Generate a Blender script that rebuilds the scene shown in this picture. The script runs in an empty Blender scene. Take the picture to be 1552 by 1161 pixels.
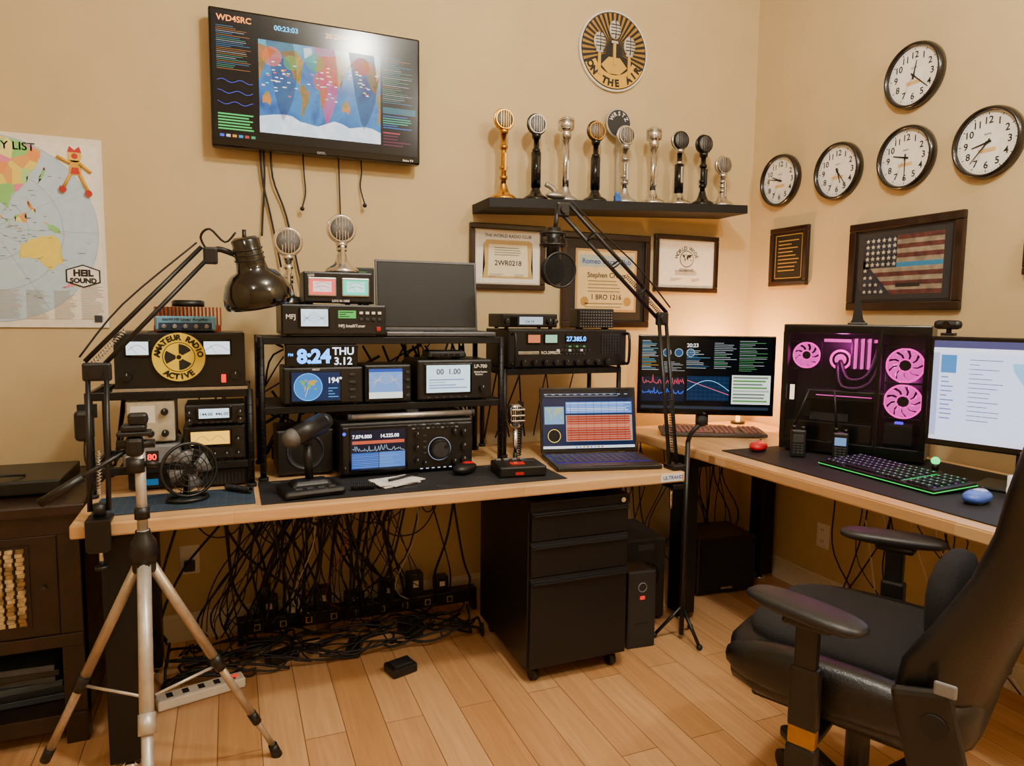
import bpy, bmesh, math, random
from mathutils import Vector, Matrix, Euler
random.seed(7)
PI=math.pi
def lin(c):
    return tuple((v/12.92 if v<=.04045 else ((v+.055)/1.055)**2.4) for v in c)
def hx(h):
    h=h.lstrip('#'); return lin(tuple(int(h[i:i+2],16)/255 for i in (0,2,4)))
_m={}
def mat(name,col='808080',rough=.5,metal=0,emit=0,var=.12,scale=40,bump=0,alpha=1,trans=0,coat=0):
    if name in _m: return _m[name]
    m=bpy.data.materials.new(name); m.use_nodes=True; nt=m.node_tree; b=nt.nodes['Principled BSDF']
    c=hx(col)
    b.inputs['Roughness'].default_value=rough; b.inputs['Metallic'].default_value=metal
    if coat: b.inputs['Coat Weight'].default_value=coat
    if alpha<1: b.inputs['Alpha'].default_value=alpha
    if trans: b.inputs['Transmission Weight'].default_value=trans
    if emit:
        b.inputs['Base Color'].default_value=(c[0]*.12,c[1]*.12,c[2]*.12,1)
        b.inputs['Emission Color'].default_value=(*c,1); b.inputs['Emission Strength'].default_value=emit
    else:
        tc=nt.nodes.new('ShaderNodeTexCoord'); n=nt.nodes.new('ShaderNodeTexNoise'); n.inputs['Scale'].default_value=scale; n.inputs['Detail'].default_value=3
        r=nt.nodes.new('ShaderNodeValToRGB')
        r.color_ramp.elements[0].position=.3; r.color_ramp.elements[1].position=.7
        r.color_ramp.elements[0].color=(*[v*(1-var) for v in c],1); r.color_ramp.elements[1].color=(*[min(1,v*(1+var)) for v in c],1)
        nt.links.new(tc.outputs['Object'],n.inputs['Vector']); nt.links.new(n.outputs['Fac'],r.inputs['Fac']); nt.links.new(r.outputs['Color'],b.inputs['Base Color'])
        if bump:
            bp=nt.nodes.new('ShaderNodeBump'); bp.inputs['Strength'].default_value=bump; bp.inputs['Distance'].default_value=.002
            nt.links.new(n.outputs['Fac'],bp.inputs['Height']); nt.links.new(bp.outputs['Normal'],b.inputs['Normal'])
    _m[name]=m; return m
def E(col,s=1.0): return mat('glow_%s_%.1f'%(col,s),col,emit=s,rough=.16)
def P(col,r=.6): return mat('print_%s'%col,col,rough=r,var=.05)
def EN(name,cols,scale,strength,alpha=1,dist=.6):
    m=bpy.data.materials.new(name); m.use_nodes=True; nt=m.node_tree; b=nt.nodes['Principled BSDF']; b.inputs['Roughness'].default_value=.16; b.inputs['Base Color'].default_value=(.02,.02,.03,1)
    tc=nt.nodes.new('ShaderNodeTexCoord'); n=nt.nodes.new('ShaderNodeTexNoise'); n.inputs['Scale'].default_value=scale; n.inputs['Detail'].default_value=6; n.inputs['Distortion'].default_value=dist
    r=nt.nodes.new('ShaderNodeValToRGB'); e=r.color_ramp.elements; k=len(cols)-1
    e[0].position=.3; e[0].color=(*hx(cols[0]),1); e[1].position=.7; e[1].color=(*hx(cols[-1]),1)
    for i,c in enumerate(cols[1:-1]): q=e.new(.3+.4*(i+1)/k); q.color=(*hx(c),1)
    nt.links.new(tc.outputs['Object'],n.inputs['Vector']); nt.links.new(n.outputs['Fac'],r.inputs['Fac']); nt.links.new(r.outputs['Color'],b.inputs['Emission Color']); b.inputs['Emission Strength'].default_value=strength
    if alpha<1: b.inputs['Alpha'].default_value=alpha
    return m
def cellmat(name,cols,scale,rough=.6):
    m=bpy.data.materials.new(name); m.use_nodes=True; nt=m.node_tree; b=nt.nodes['Principled BSDF']; b.inputs['Roughness'].default_value=rough
    tc=nt.nodes.new('ShaderNodeTexCoord'); v=nt.nodes.new('ShaderNodeTexVoronoi'); v.inputs['Scale'].default_value=scale
    s=nt.nodes.new('ShaderNodeSeparateColor'); r=nt.nodes.new('ShaderNodeValToRGB'); r.color_ramp.interpolation='CONSTANT'
    e=r.color_ramp.elements; e[0].color=(*hx(cols[0]),1); e[1].position=1/len(cols); e[1].color=(*hx(cols[1]),1)
    for i,c in enumerate(cols[2:]): q=e.new((i+2)/len(cols)); q.color=(*hx(c),1)
    nt.links.new(tc.outputs['Object'],v.inputs['Vector']); nt.links.new(v.outputs['Color'],s.inputs[0]); nt.links.new(s.outputs[0],r.inputs['Fac']); nt.links.new(r.outputs['Color'],b.inputs['Base Color'])
    return m

def planks(name,c1,c2,mort,L,Wd,rot,rough=.35,ms=.0015,grain=1.0):
    m=bpy.data.materials.new(name); m.use_nodes=True; nt=m.node_tree; b=nt.nodes['Principled BSDF']; N=nt.nodes.new; K=nt.links.new
    tc=N('ShaderNodeTexCoord'); mp=N('ShaderNodeMapping'); mp.inputs['Rotation'].default_value=rot
    K(tc.outputs['Object'],mp.inputs['Vector'])
    br=N('ShaderNodeTexBrick'); br.offset=.37; br.offset_frequency=2
    br.inputs['Scale'].default_value=1; br.inputs['Brick Width'].default_value=L; br.inputs['Row Height'].default_value=Wd
    br.inputs['Mortar Size'].default_value=ms; br.inputs['Mortar Smooth'].default_value=.3
    br.inputs['Color1'].default_value=(*hx(c1),1); br.inputs['Color2'].default_value=(*hx(c2),1); br.inputs['Mortar'].default_value=(*hx(mort),1)
    K(mp.outputs['Vector'],br.inputs['Vector'])
    m2=N('ShaderNodeMapping'); m2.inputs['Scale'].default_value=(1.5,28,28); K(mp.outputs['Vector'],m2.inputs['Vector'])
    n=N('ShaderNodeTexNoise'); n.inputs['Scale'].default_value=1.6; n.inputs['Detail'].default_value=6; n.inputs['Distortion'].default_value=.8
    K(m2.outputs['Vector'],n.inputs['Vector'])
    r=N('ShaderNodeValToRGB'); g=.22*grain
    r.color_ramp.elements[0].position=.3; r.color_ramp.elements[0].color=(1-g,1-g*1.15,1-g*1.3,1); r.color_ramp.elements[1].position=.7; r.color_ramp.elements[1].color=(1,1,1,1)
    K(n.outputs['Fac'],r.inputs['Fac'])
    mx=N('ShaderNodeMix'); mx.data_type='RGBA'; mx.blend_type='MULTIPLY'; mx.inputs[0].default_value=1
    K(br.outputs['Color'],mx.inputs[6]); K(r.outputs['Color'],mx.inputs[7]); K(mx.outputs[2],b.inputs['Base Color'])
    b.inputs['Roughness'].default_value=rough
    bp=N('ShaderNodeBump'); bp.inputs['Strength'].default_value=.15; bp.inputs['Distance'].default_value=.001; K(br.outputs['Fac'],bp.inputs['Height']); bp.invert=True
    K(bp.outputs['Normal'],b.inputs['Normal'])
    return m

BLK=mat('black_plastic','101011',.42); BLKM=mat('black_matte','0c0c0d',.7); BLKG=mat('black_gloss','070709',.12)
BLKS=mat('black_powder_steel','111113',.45,.3,bump=.2,scale=300); GRY=mat('dark_grey_plastic','2c2d32',.5); MGR=mat('mid_grey','77797d',.45)
CHR=mat('chrome','d8d8d8',.16,1); SIL=mat('brushed_silver','b9b8b5',.35,.85); GOLD=mat('polished_gold','d7a545',.2,1)
WHT=mat('white_plastic','e8e6e0',.45,var=.03); RED=mat('red_plastic','b01818',.35); MESH=mat('grille_mesh','6d6d6d',.4,.8,bump=1.0,scale=500,var=.5)
LEA=mat('black_leather','0f0f11',.36,bump=.35,scale=220); FAB=mat('black_mesh_fabric','0a0a0c',.85,bump=1,scale=420,var=.4)
DKW=mat('dark_walnut','26160f',.4,var=.35,scale=14); FRW=mat('dark_mahogany','241009',.3,var=.3,scale=25,coat=.3)
RUB=mat('cable_rubber','09090a',.55)

class O:
    def __init__(s,name,loc=(0,0,0),rot=(0,0,0)):
        s.name=name;s.bm=bmesh.new();s.mats=[];s.kids=[];s.loc=loc;s.rot=rot
    def mi(s,m):
        if m not in s.mats: s.mats.append(m)
        return s.mats.index(m)
    def add(s,t,m,M=None,smooth=False):
        i=s.mi(m)
        if M is not None: bmesh.ops.transform(t,matrix=M,verts=t.verts)
        bmesh.ops.recalc_face_normals(t,faces=t.faces)
        for f in t.faces: f.material_index=i; f.smooth=smooth
        me=bpy.data.meshes.new('tmp'); t.to_mesh(me); t.free(); s.bm.from_mesh(me); bpy.data.meshes.remove(me)
    def box(s,c,d,m,bev=0,rot=(0,0,0),seg=2,taper=None):
        t=bmesh.new(); bmesh.ops.create_cube(t,size=1)
        for v in t.verts:
            if taper and v.co.z>0: v.co.x*=taper[0]; v.co.y*=taper[1]
            v.co=Vector((v.co.x*d[0],v.co.y*d[1],v.co.z*d[2]))
        if bev: bmesh.ops.bevel(t,geom=t.edges[:],offset=min(bev,min(d)*.49),segments=seg,affect='EDGES',profile=.5)
        s.add(t,m,Matrix.Translation(c)@Euler(rot).to_matrix().to_4x4(),smooth=False)
        return s
    def bb(s,x0,x1,y0,y1,z0,z1,m,bev=0): return s.box(((x0+x1)/2,(y0+y1)/2,(z0+z1)/2),(abs(x1-x0),abs(y1-y0),abs(z1-z0)),m,bev)
    def cyl(s,a,b,r,m,r2=None,seg=20,smooth=True):
        a=Vector(a);b=Vector(b);t=bmesh.new();d=b-a
        bmesh.ops.create_cone(t,cap_ends=True,segments=seg,radius1=r,radius2=r if r2 is None else r2,depth=d.length)
        M=Matrix.Translation((a+b)/2)@d.to_track_quat('Z','Y').to_matrix().to_4x4()
        i=s.mi(m); bmesh.ops.transform(t,matrix=M,verts=t.verts)
        for f in t.faces: f.material_index=i; f.smooth=smooth and len(f.verts)==4
        me=bpy.data.meshes.new('tmp'); t.to_mesh(me); t.free(); s.bm.from_mesh(me); bpy.data.meshes.remove(me)
        return s
    def sph(s,c,r,m,sc=(1,1,1),rot=(0,0,0),u=20,v=12,e=None):
        t=bmesh.new(); bmesh.ops.create_uvsphere(t,u_segments=u,v_segments=v,radius=1)
        if e:
            for q in t.verts:
                k=(abs(q.co.x)**e+abs(q.co.y)**e+abs(q.co.z)**e)**(1/e); q.co/=k
        for q in t.verts: q.co=Vector((q.co.x*sc[0]*r,q.co.y*sc[1]*r,q.co.z*sc[2]*r))
        s.add(t,m,Matrix.Translation(c)@Euler(rot).to_matrix().to_4x4(),True); return s
    def lathe(s,c,prof,m,rot=(0,0,0),seg=28,smooth=True):
        t=bmesh.new(); rings=[]
        for r,z in prof: rings.append([t.verts.new((max(r,1e-4)*math.cos(2*PI*i/seg),max(r,1e-4)*math.sin(2*PI*i/seg),z)) for i in range(seg)])
        for a,b in zip(rings,rings[1:]):
            for i in range(seg): t.faces.new((a[i],a[(i+1)%seg],b[(i+1)%seg],b[i]))
        s.add(t,m,Matrix.Translation(c)@Euler(rot).to_matrix().to_4x4(),smooth); return s
    def torus(s,c,R,r,m,rot=(0,0,0),seg=32,k=8,sc=(1,1,1)):
        t=bmesh.new();rings=[]
        for i in range(seg):
            a=2*PI*i/seg; rings.append([t.verts.new(((R+r*math.cos(2*PI*j/k))*math.cos(a)*sc[0],(R+r*math.cos(2*PI*j/k))*math.sin(a)*sc[1],r*math.sin(2*PI*j/k))) for j in range(k)])
        for i in range(seg):
            a,b=rings[i],rings[(i+1)%seg]
            for j in range(k): t.faces.new((a[j],a[(j+1)%k],b[(j+1)%k],b[j]))
        s.add(t,m,Matrix.Translation(c)@Euler(rot).to_matrix().to_4x4(),True); return s
    def tube(s,pts,r,m,k=6,sub=4,smooth=True):
        P_=[Vector(p) for p in pts]
        if sub>1 and len(P_)>2:
            Q=[]
            for i in range(len(P_)-1):
                p0=P_[max(i-1,0)];p1=P_[i];p2=P_[i+1];p3=P_[min(i+2,len(P_)-1)]
                for j in range(sub):
                    u=j/sub; Q.append(.5*((2*p1)+(p2-p0)*u+(2*p0-5*p1+4*p2-p3)*u*u+(3*p1-p0-3*p2+p3)*u**3))
            Q.append(P_[-1]); P_=Q
        t=bmesh.new(); rings=[]; n=None
        for i,p in enumerate(P_):
            d=(P_[min(i+1,len(P_)-1)]-P_[max(i-1,0)])
            if d.length<1e-9: d=Vector((0,0,1))
            d.normalize()
            if n is None: n=d.orthogonal().normalized()
            n=(n-d*n.dot(d)); n=n.normalized() if n.length>1e-6 else d.orthogonal().normalized()
            bn=d.cross(n)
            rings.append([t.verts.new(p+(n*math.cos(2*PI*j/k)+bn*math.sin(2*PI*j/k))*r) for j in range(k)])
        for a,b in zip(rings,rings[1:]):
            for j in range(k): t.faces.new((a[j],a[(j+1)%k],b[(j+1)%k],b[j]))
        t.faces.new(rings[0]); t.faces.new(rings[-1][::-1])
        s.add(t,m,None,smooth); return s
    def loft(s,secs,m,smooth=True,cap=True):
        t=bmesh.new(); R=[[t.verts.new(p) for p in q] for q in secs]; k=len(R[0])
        for a,b in zip(R,R[1:]):
            for j in range(k): t.faces.new((a[j],a[(j+1)%k],b[(j+1)%k],b[j]))
        if cap: t.faces.new(R[0]); t.faces.new(R[-1][::-1])
        s.add(t,m,None,smooth); return s
    def q(s,x0,z0,x1,z1,y,m):
        t=bmesh.new(); t.faces.new([t.verts.new(p) for p in ((x0,y,z0),(x1,y,z0),(x1,y,z1),(x0,y,z1))]); s.add(t,m); return s
    def poly(s,pts,y,m,ext=0):
        t=bmesh.new(); f=t.faces.new([t.verts.new((p[0],y,p[1])) for p in pts])
        if ext:
            r=bmesh.ops.extrude_face_region(t,geom=[f]); bmesh.ops.translate(t,verts=[v for v in r['geom'] if isinstance(v,bmesh.types.BMVert)],vec=(0,ext,0))
        elif len(pts)>4: bmesh.ops.triangulate(t,faces=t.faces[:])
        s.add(t,m); return s
    def disc(s,c,r,y,m,seg=40):
        t=bmesh.new(); t.faces.new([t.verts.new((c[0]+r*math.cos(2*PI*i/seg),y,c[1]+r*math.sin(2*PI*i/seg))) for i in range(seg)]); s.add(t,m); return s
    def text(s,body,x,z,size,m,y=-.002,al='LEFT',r=0,M=None,bold=.02):
        cu=bpy.data.curves.new('label','FONT');cu.body=body;cu.size=size;cu.align_x=al;cu.materials.append(m);cu.resolution_u=3;cu.offset=size*bold
        o=bpy.data.objects.new('label_text',cu)
        o.matrix_local=M if M is not None else Matrix.Translation((x,y,z))@Matrix.Rotation(r,4,'Y')@Matrix.Rotation(PI/2,4,'X')
        s.kids.append(o); return s
    def arct(s,body,cx,cz,R,a0,a1,size,m,y,inward=False,bold=.02):
        n=len(body)
        for i,ch in enumerate(body):
            if ch==' ':continue
            a=math.radians(a0+(a1-a0)*i/(n-1))
            th=(PI/2-a) if not inward else (-PI/2-a)
            s.text(ch,cx+R*math.cos(a),cz+R*math.sin(a),size,m,y,'CENTER',r=th,bold=bold)
    def knob(s,x,z,r,m=None,d=.018,y=0,cap=None):
        m=m or BLK; s.cyl((x,y,z),(x,y-d,z),r,m,r*.88,seg=18)
        s.q(x-.0008,z+r*.3,x+.0008,z+r*.85,y-d-.0006,cap or WHT); return s
    def done(s):
        me=bpy.data.meshes.new(s.name); s.bm.to_mesh(me); s.bm.free()
        for m in s.mats: me.materials.append(m)
        o=bpy.data.objects.new(s.name,me); bpy.context.collection.objects.link(o)
        o.location=s.loc;o.rotation_euler=s.rot
        for k in s.kids:
            bpy.context.collection.objects.link(k); k.parent=o
        return o

# ---------------- room ----------------
YB,XR,XL,YF,ZC=2.98,2.57,-2.2,-1.9,3.25
wallm=mat('tan_wall_paint','cab386',.85,var=.03,scale=6,bump=.15)
ceilm=mat('ceiling_paint','efebe0',.9,var=.02)
trimm=mat('white_trim_paint','ddd5c2',.5,var=.03)
floorm=planks('oak_floor','dcae7b','c28f59','74491f',1.15,.125,(0,0,PI/2),.28)
def shell(n,x0,x1,y0,y1,z0,z1,m):
    o=O(n,((x0+x1)/2,(y0+y1)/2,(z0+z1)/2)); o.box((0,0,0),(x1-x0,y1-y0,z1-z0),m); return o.done()
shell('floor',XL-.1,XR+.1,YF-.1,YB+.1,-.1,0,floorm)
shell('ceiling',XL-.1,XR+.1,YF-.1,YB+.1,ZC,ZC+.1,ceilm)
shell('wall_back',XL-.1,XR+.1,YB,YB+.1,0,ZC,wallm)
shell('wall_right',XR,XR+.1,YF,YB,0,ZC,wallm)
shell('wall_left',XL-.1,XL,YF,YB,0,ZC,wallm)
shell('wall_front',XL-.1,XR+.1,YF-.1,YF,0,ZC,wallm)
def base(n,a,b,ax):
    o=O(n)
    if ax=='x': o.bb(a,b,YB-.014,YB,0,.095,trimm); o.bb(a,b,YB-.009,YB,.095,.11,trimm)
    else: o.bb(XR-.014,XR,a,b,0,.095,trimm); o.bb(XR-.009,XR,a,b,.095,.11,trimm)
    o.done()
base('baseboard_back',XL,XR-.014,'x'); base('baseboard_right',YF,YB-.014,'y')

# ---------------- desks ----------------
woodd=planks('butcher_block','e2b983','d3a46d','b78856',.9,.042,(0,0,0),.35,.0006,.8)
o=O('workbench_desk')
o.bb(-.405,1.545,2.085,2.84,.711,.75,woodd,.006)
for x,yf in ((-.30,2.18),(1.44,2.47)):
    o.bb(x-.045,x+.045,yf-.04,yf+.04,.03,.71,BLKS,.004); o.bb(x-.045,x+.045,2.70,2.78,.03,.71,BLKS,.004)
    o.bb(x-.03,x+.03,yf,2.70,.62,.70,BLKS,.003); o.bb(x-.03,x+.03,yf,2.70,.12,.17,BLKS,.003)
    for y in (yf,2.74): o.lathe((x,y,0),[(0,0),(.03,0),(.032,.008),(.012,.014),(.008,.03)],CHR)
o.bb(-.26,1.40,2.72,2.75,.60,.70,BLKS,.003)
o.bb(1.44,1.53,2.082,2.086,.718,.745,P('dfe4ea'))
o.text('ULTRAHD',1.447,.726,.019,P('1c3c8c'),y=2.0815)
o.done()
o=O('corner_desk')
pts=[(1.745,2.93),(1.80,.85),(2.555,.85),(2.555,2.93)]
t=bmesh.new(); f=t.faces.new([t.verts.new((x,y,.736)) for x,y in pts]); r=bmesh.ops.extrude_face_region(t,geom=[f]); bmesh.ops.translate(t,verts=[v for v in r['geom'] if isinstance(v,bmesh.types.BMVert)],vec=(0,0,.039))
bmesh.ops.bevel(t,geom=t.edges[:],offset=.005,segments=2,affect='EDGES')
woodd2=planks('butcher_block_side','e2b983','d3a46d','b78856',.9,.042,(0,0,PI/2),.35,.0006,.8)
o.add(t,woodd2)
for y,yb in ((.95,.95),(2.45,2.70)):
    o.bb(1.775,1.855,y-.045,y+.045,.03,.736,BLKS,.004); o.bb(2.44,2.52,yb-.045,yb+.045,.03,.736,BLKS,.004)
    o.bb(1.84,2.46,y-.02,y+.02,.67,.73,BLKS)
    for x,y_ in ((1.815,y),(2.48,yb)): o.lathe((x,y_,0),[(0,0),(.03,0),(.032,.008),(.012,.014),(.008,.03)],CHR)
o.bb(2.46,2.50,.95,2.70,.67,.73,BLKS); o.done()
# mats
o=O('tool_mat'); mm=mat('grid_mat','26384a',.7,var=.3,scale=250); o.bb(-.37,.06,2.15,2.355,.7505,.754,mm,.001)
for i in range(18): o.bb(-.365+i*.0245,-.364+i*.0245,2.155,2.35,.754,.7543,P('425a72'))
for i in range(8): o.bb(-.365,.055,2.158+i*.0245,2.159+i*.0245,.754,.7543,P('425a72'))
o.done()
o=O('desk_pad'); pm=mat('pad_print','15161a',.8,var=.75,scale=9); o.bb(.075,1.08,2.125,2.418,.7505,.7535,pm,.001)
R=random.Random(77)
for i in range(16):
    x=R.uniform(.12,1.0); y=R.uniform(2.15,2.39); o.tube([(x,y,.7535),(x+R.uniform(-.05,.05),y+R.uniform(-.02,.02),.7535),(x+R.uniform(-.06,.06),y+R.uniform(-.02,.02),.7535)],.0007,P('4a4c54'),k=4)
o.done()
o=O('desk_pad'); o.bb(1.85,2.50,.98,2.26,.7755,.779,BLKM,.001); o.done()

# ---------------- TV ----------------
CONT=[[(-165,65),(-140,70),(-95,72),(-80,65),(-60,55),(-65,45),(-80,32),(-82,25),(-97,26),(-90,16),(-80,8),(-105,20),(-117,32),(-125,48),(-150,60)],
[(-78,8),(-60,10),(-35,-6),(-40,-22),(-57,-38),(-68,-54),(-75,-48),(-70,-18),(-81,-4)],
[(-16,15),(-6,35),(10,37),(32,31),(50,12),(40,-5),(38,-20),(20,-35),(12,-15),(8,4),(-8,5)],
[(-10,37),(-8,44),(5,52),(8,62),(25,70),(60,70),(100,77),(140,73),(178,66),(160,60),(142,50),(128,40),(120,30),(108,20),(105,8),(98,15),(90,22),(80,8),(72,20),(58,25),(45,14),(35,30),(26,38),(15,40)],
[(114,-22),(130,-12),(142,-11),(153,-27),(147,-38),(130,-32),(115,-34)],[(-55,60),(-20,70),(-25,82),(-60,80)]]
ISL=[[(130,31),(136,35),(141,40),(144,44),(140,42),(135,36)],[(109,2),(118,6),(118,-3),(110,-3)],[(96,5),(104,-2),(106,-6),(100,0)],[(131,-1),(141,-3),(150,-9),(140,-8)],[(120,18),(125,10),(125,6),(120,13)],[(166,-46),(174,-35),(178,-38),(172,-43)],[(44,-25),(50,-15),(49,-24)],[(105,-6),(115,-8),(110,-8)],[(-8,50),(0,51),(-3,58),(-6,56)]]
def clipx(poly,x0,x1):
    for lim,sg in ((x0,1),(x1,-1)):
        out=[]
        for i in range(len(poly)):
            a,b=poly[i],poly[(i+1)%len(poly)]; ia=(a[0]-lim)*sg>=0; ib=(b[0]-lim)*sg>=0
            if ia: out.append(a)
            if ia!=ib:
                u=(lim-a[0])/(b[0]-a[0]); out.append((lim,a[1]+(b[1]-a[1])*u))
        poly=out
        if len(poly)<3: return None
    return poly
def worldmap(o,x0,z0,x1,z1,y,cols,span=360,shift=0,lat=(-90,85)):
    for k in (-360,0,360):
        for i,c in enumerate(CONT):
            p=[(x0+(lo+k+shift+span/2)/span*(x1-x0), z0+(la-lat[0])/(lat[1]-lat[0])*(z1-z0)) for lo,la in c]
            p=clipx(p,x0,x1)
            if p: o.poly(p,y,cols[i%len(cols)])
def lines(o,x0,x1,z1,z0,n,y,cols,h=.35,seed=0,fill=(.4,1)):
    R=random.Random(seed); st=(z1-z0)/n
    for i in range(n):
        z=z1-(i+.5)*st; o.q(x0,z-st*h/2,x0+(x1-x0)*R.uniform(*fill),z+st*h/2,y,R.choice(cols))
o=O('wall_television',(.357,2.90,2.19),(0,0,0))
o.box((0,.02,0),(.80,.045,.505),BLKG,.008); o.box((0,.055,-.02),(.45,.04,.30),BLKM,.01)
o.box((0,.063,-.02),(.2,.034,.2),BLKM)
y=-.004
o.q(-.388,-.222,.388,.240,y,E('050912',.8))
y-=.0006
X0,X1,Z0,Z1=-.228,.235,-.185,.158
o.q(X0,Z0,X1,Z1,y,EN('tv_ocean',['0c3c80','1f6cb4','2f88c4','1a55a0'],9,1.25))
o.q(X0,Z1-.06,X1,Z1,y-.0002,EN('tv_arctic',['2878b0','58b0c8','3a90c0'],14,1.25))
land=EN('tv_land',['5a7a34','8a7a3c','c07838','6a8a44','9a6a3a'],26,1.15); land2=EN('tv_land_warm',['d06a28','e08a34','9a8a3c','c85a30'],20,1.3)
worldmap(o,X0,Z0,X1,Z1,y-.0004,[land2,land,land,land,land2,E('dfe6ea',1.2)],span=560,shift=-20)
o.poly([(X0,Z0),(X1,Z0),(X1,Z0+.045),(.20,Z0+.058),(.17,Z0+.062),(.14,Z0+.052),(.11,Z0+.05),(.08,Z0+.064),(.05,Z0+.07),(.02,Z0+.05),(-.02,Z0+.04),(-.05,Z0+.05),(-.08,Z0+.055),(-.11,Z0+.072),(-.14,Z0+.075),(-.18,Z0+.07),(X0,Z0+.06)],y-.0005,EN('tv_ice',['ffffff','d8e6f4','ffffff'],16,1.5))
tr=mat('red_zone','ff1048',alpha=.42,emit=1.2); pz=mat('purple_zone','241450',alpha=.5,emit=.3)
def band(cx,m_,w=1):
    L_=[];R_=[]
    for i in range(15):
        u=i/14; z=Z1-(Z1+.135)*u; wl=.055*w*(1-u**3); L_.append((cx-wl+.015*math.sin(u*3),z)); R_.append((cx+wl*.8+.015*math.sin(u*3),z))
    o.poly(L_+R_[::-1],y-.0008,m_)
band(.02,tr,.8); band(-.145,pz); band(.165,pz)
oz=mat('orange_zone','ff6a20',alpha=.45,emit=1.3)
o.disc((-.18,.10),.036,y-.001,oz); o.disc((.16,.11),.034,y-.001,oz); o.disc((-.02,.10),.035,y-.001,mat('green_zone','60c050',alpha=.4,emit=1.2)); o.disc((-.11,.085),.028,y-.0011,mat('green_zone','60c050',alpha=.4,emit=1.2)); o.disc((.0,.03),.03,y-.0012,mat('magenta_zone','d02890',alpha=.4,emit=1.2))
R=random.Random(3)
for i in range(70):
    a=R.choice([-.17,-.14,.0,.03,.16])+R.gauss(0,.025); b=R.gauss(.03,.03); a=max(X0+.01,min(X1-.02,a)); o.q(a,b,a+.011,b+.0035,y-.0015,E(R.choice(['ffffff','ff6060','ffe060','60ffb0','ffffff']),1.5))
o.text('WD4SRC',-.372,.205,.03,E('ff9a50',2),y-.001); o.text('00:23:03',-.17,.198,.026,E('50c8ff',2),y-.001); o.text('20:23:03',.02,.198,.026,E('ffb060',2),y-.001)
cs=[E('4a90c0',.9),E('c0c8d0',.9),E('50b090',.9),E('c08040',.9)]
lines(o,-.375,-.25,.19,.03,24,y,cs,.25,1); 
for k in range(3):
    o.tube([(-.375+i*.0125,y-.001,-.01-k*.04+.006*math.sin(i*1.2+k)) for i in range(11)],.0009,E('6070ff',1),k=4,sub=1)
lines(o,-.375,-.25,-.125,-.19,6,y,[E('50e070',1)],.5,2,(.85,1))
lines(o,.245,.38,.16,-.02,24,y,cs,.25,4); o.q(.245,-.06,.38,-.035,y,E('2c6e80',1))
lines(o,.245,.375,-.065,-.12,6,y,[E('30c0a0',.8),E('3070c0',.8)],.5,5); lines(o,.245,.375,-.13,-.19,5,y,[E('602848',1),E('c04060',.8)],.5,8)
for i in range(6): o.q(-.37+i*.022,-.214,-.355+i*.022,-.204,y,E(['3a6cff','e0e0e0','f0a030','30a0e0','d04040','40b070'][i],1))
o.text('onn.',0,-.246,.02,MGR,-.004,'CENTER'); o.text('Roku TV',.37,-.243,.012,WHT,-.004,'RIGHT')
o.done()
o=O('television_cables')
for x0,x1,z1 in ((.13,.20,1.50),(.17,.28,1.42),(.14,.13,1.62)):
    o.tube([(x0,2.955,2.0),(x0+.005,2.96,1.85),((x0+x1)/2,2.965,1.7),(x1,2.96,z1)],.004,RUB)
o.tube([(.29,2.955,1.98),(.295,2.962,1.88),(.30,2.965,1.80),(.285,2.95,1.74)],.003,RUB); o.sph((.285,2.95,1.735),.009,BLK)
o.tube([(.52,2.955,1.98),(.525,2.962,1.9),(.52,2.965,1.84),(.535,2.95,1.77)],.003,RUB); o.sph((.535,2.95,1.765),.009,BLK)
o.tube([(.43,2.955,1.98),(.435,2.962,1.8),(.44,2.965,1.6)],.003,RUB)
o.done()

# ---------------- wall map ----------------
o=O('wall_map_poster',(-.415,2.972,1.255))
o.bb(-.86,0,0,.006,0,.68,P('ece6d6'))
o.q(-.855,.03,-.012,.655,-.0008,P('f2eee2'))
cx,cz,rr=-.345,.345,.325
o.disc((cx,cz),rr,-.0012,P('bcd6ea'),64)
for k in (.33,.66,1.0): o.torus((cx,-.0015,cz),rr*k,.0006,P('8fa9c0'),(PI/2,0,0),48,4)
for k in range(12):
    a=PI*k/6; o.tube([(cx,-.0015,cz),(cx+rr*math.cos(a),-.0015,cz+rr*math.sin(a))],.0005,P('8fa9c0'),k=4,sub=1)
cm_=cellmat('map_countries',['f0dc58','ee9a4a','ea86a0','8ccf74','f4ec90','e8a85a','f6b860','b6e090'],22)
def azi(lo,la,lo0=92,la0=-10,mx=1.42):
    a,b,c=map(math.radians,(lo-lo0,la,la0)); cc_=math.sin(c)*math.sin(b)+math.cos(c)*math.cos(b)*math.cos(a); th=math.acos(max(-1,min(1,cc_)))
    k=th/max(math.sin(th),1e-5); X=k*math.cos(b)*math.sin(a); Z=k*(math.cos(c)*math.sin(b)-math.sin(c)*math.cos(b)*math.cos(a)); q_=math.hypot(X,Z)
    if q_>mx: X*=mx/q_;Z*=mx/q_
    return cx+X/mx*rr*.985, cz+Z/mx*rr*.985
for c_ in [CONT[2],CONT[3],CONT[4]]+ISL[:-1]:
    d_=[]
    for i in range(len(c_)):
        a,b=c_[i],c_[(i+1)%len(c_)]
        for j in range(4): d_.append((a[0]+(b[0]-a[0])*j/4+(random.uniform(-1.2,1.2) if j else 0),a[1]+(b[1]-a[1])*j/4+(random.uniform(-1.2,1.2) if j else 0)))
    o.poly([azi(*p) for p in d_],-.002,P('f2dc50') if c_ is CONT[4] else cm_)
for i in range(110):
    a=random.uniform(0,2*PI); q_=random.uniform(.1,.95)*rr; o.q(cx+q_*math.cos(a),cz+q_*math.sin(a),cx+q_*math.cos(a)+random.uniform(.006,.018),cz+q_*math.sin(a)+.0018,-.0026,P('6a7078'))
o.text('DX COUNTRY LIST',-.205,.622,.038,P('3a3a3a',.6),-.002,'RIGHT')
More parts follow.
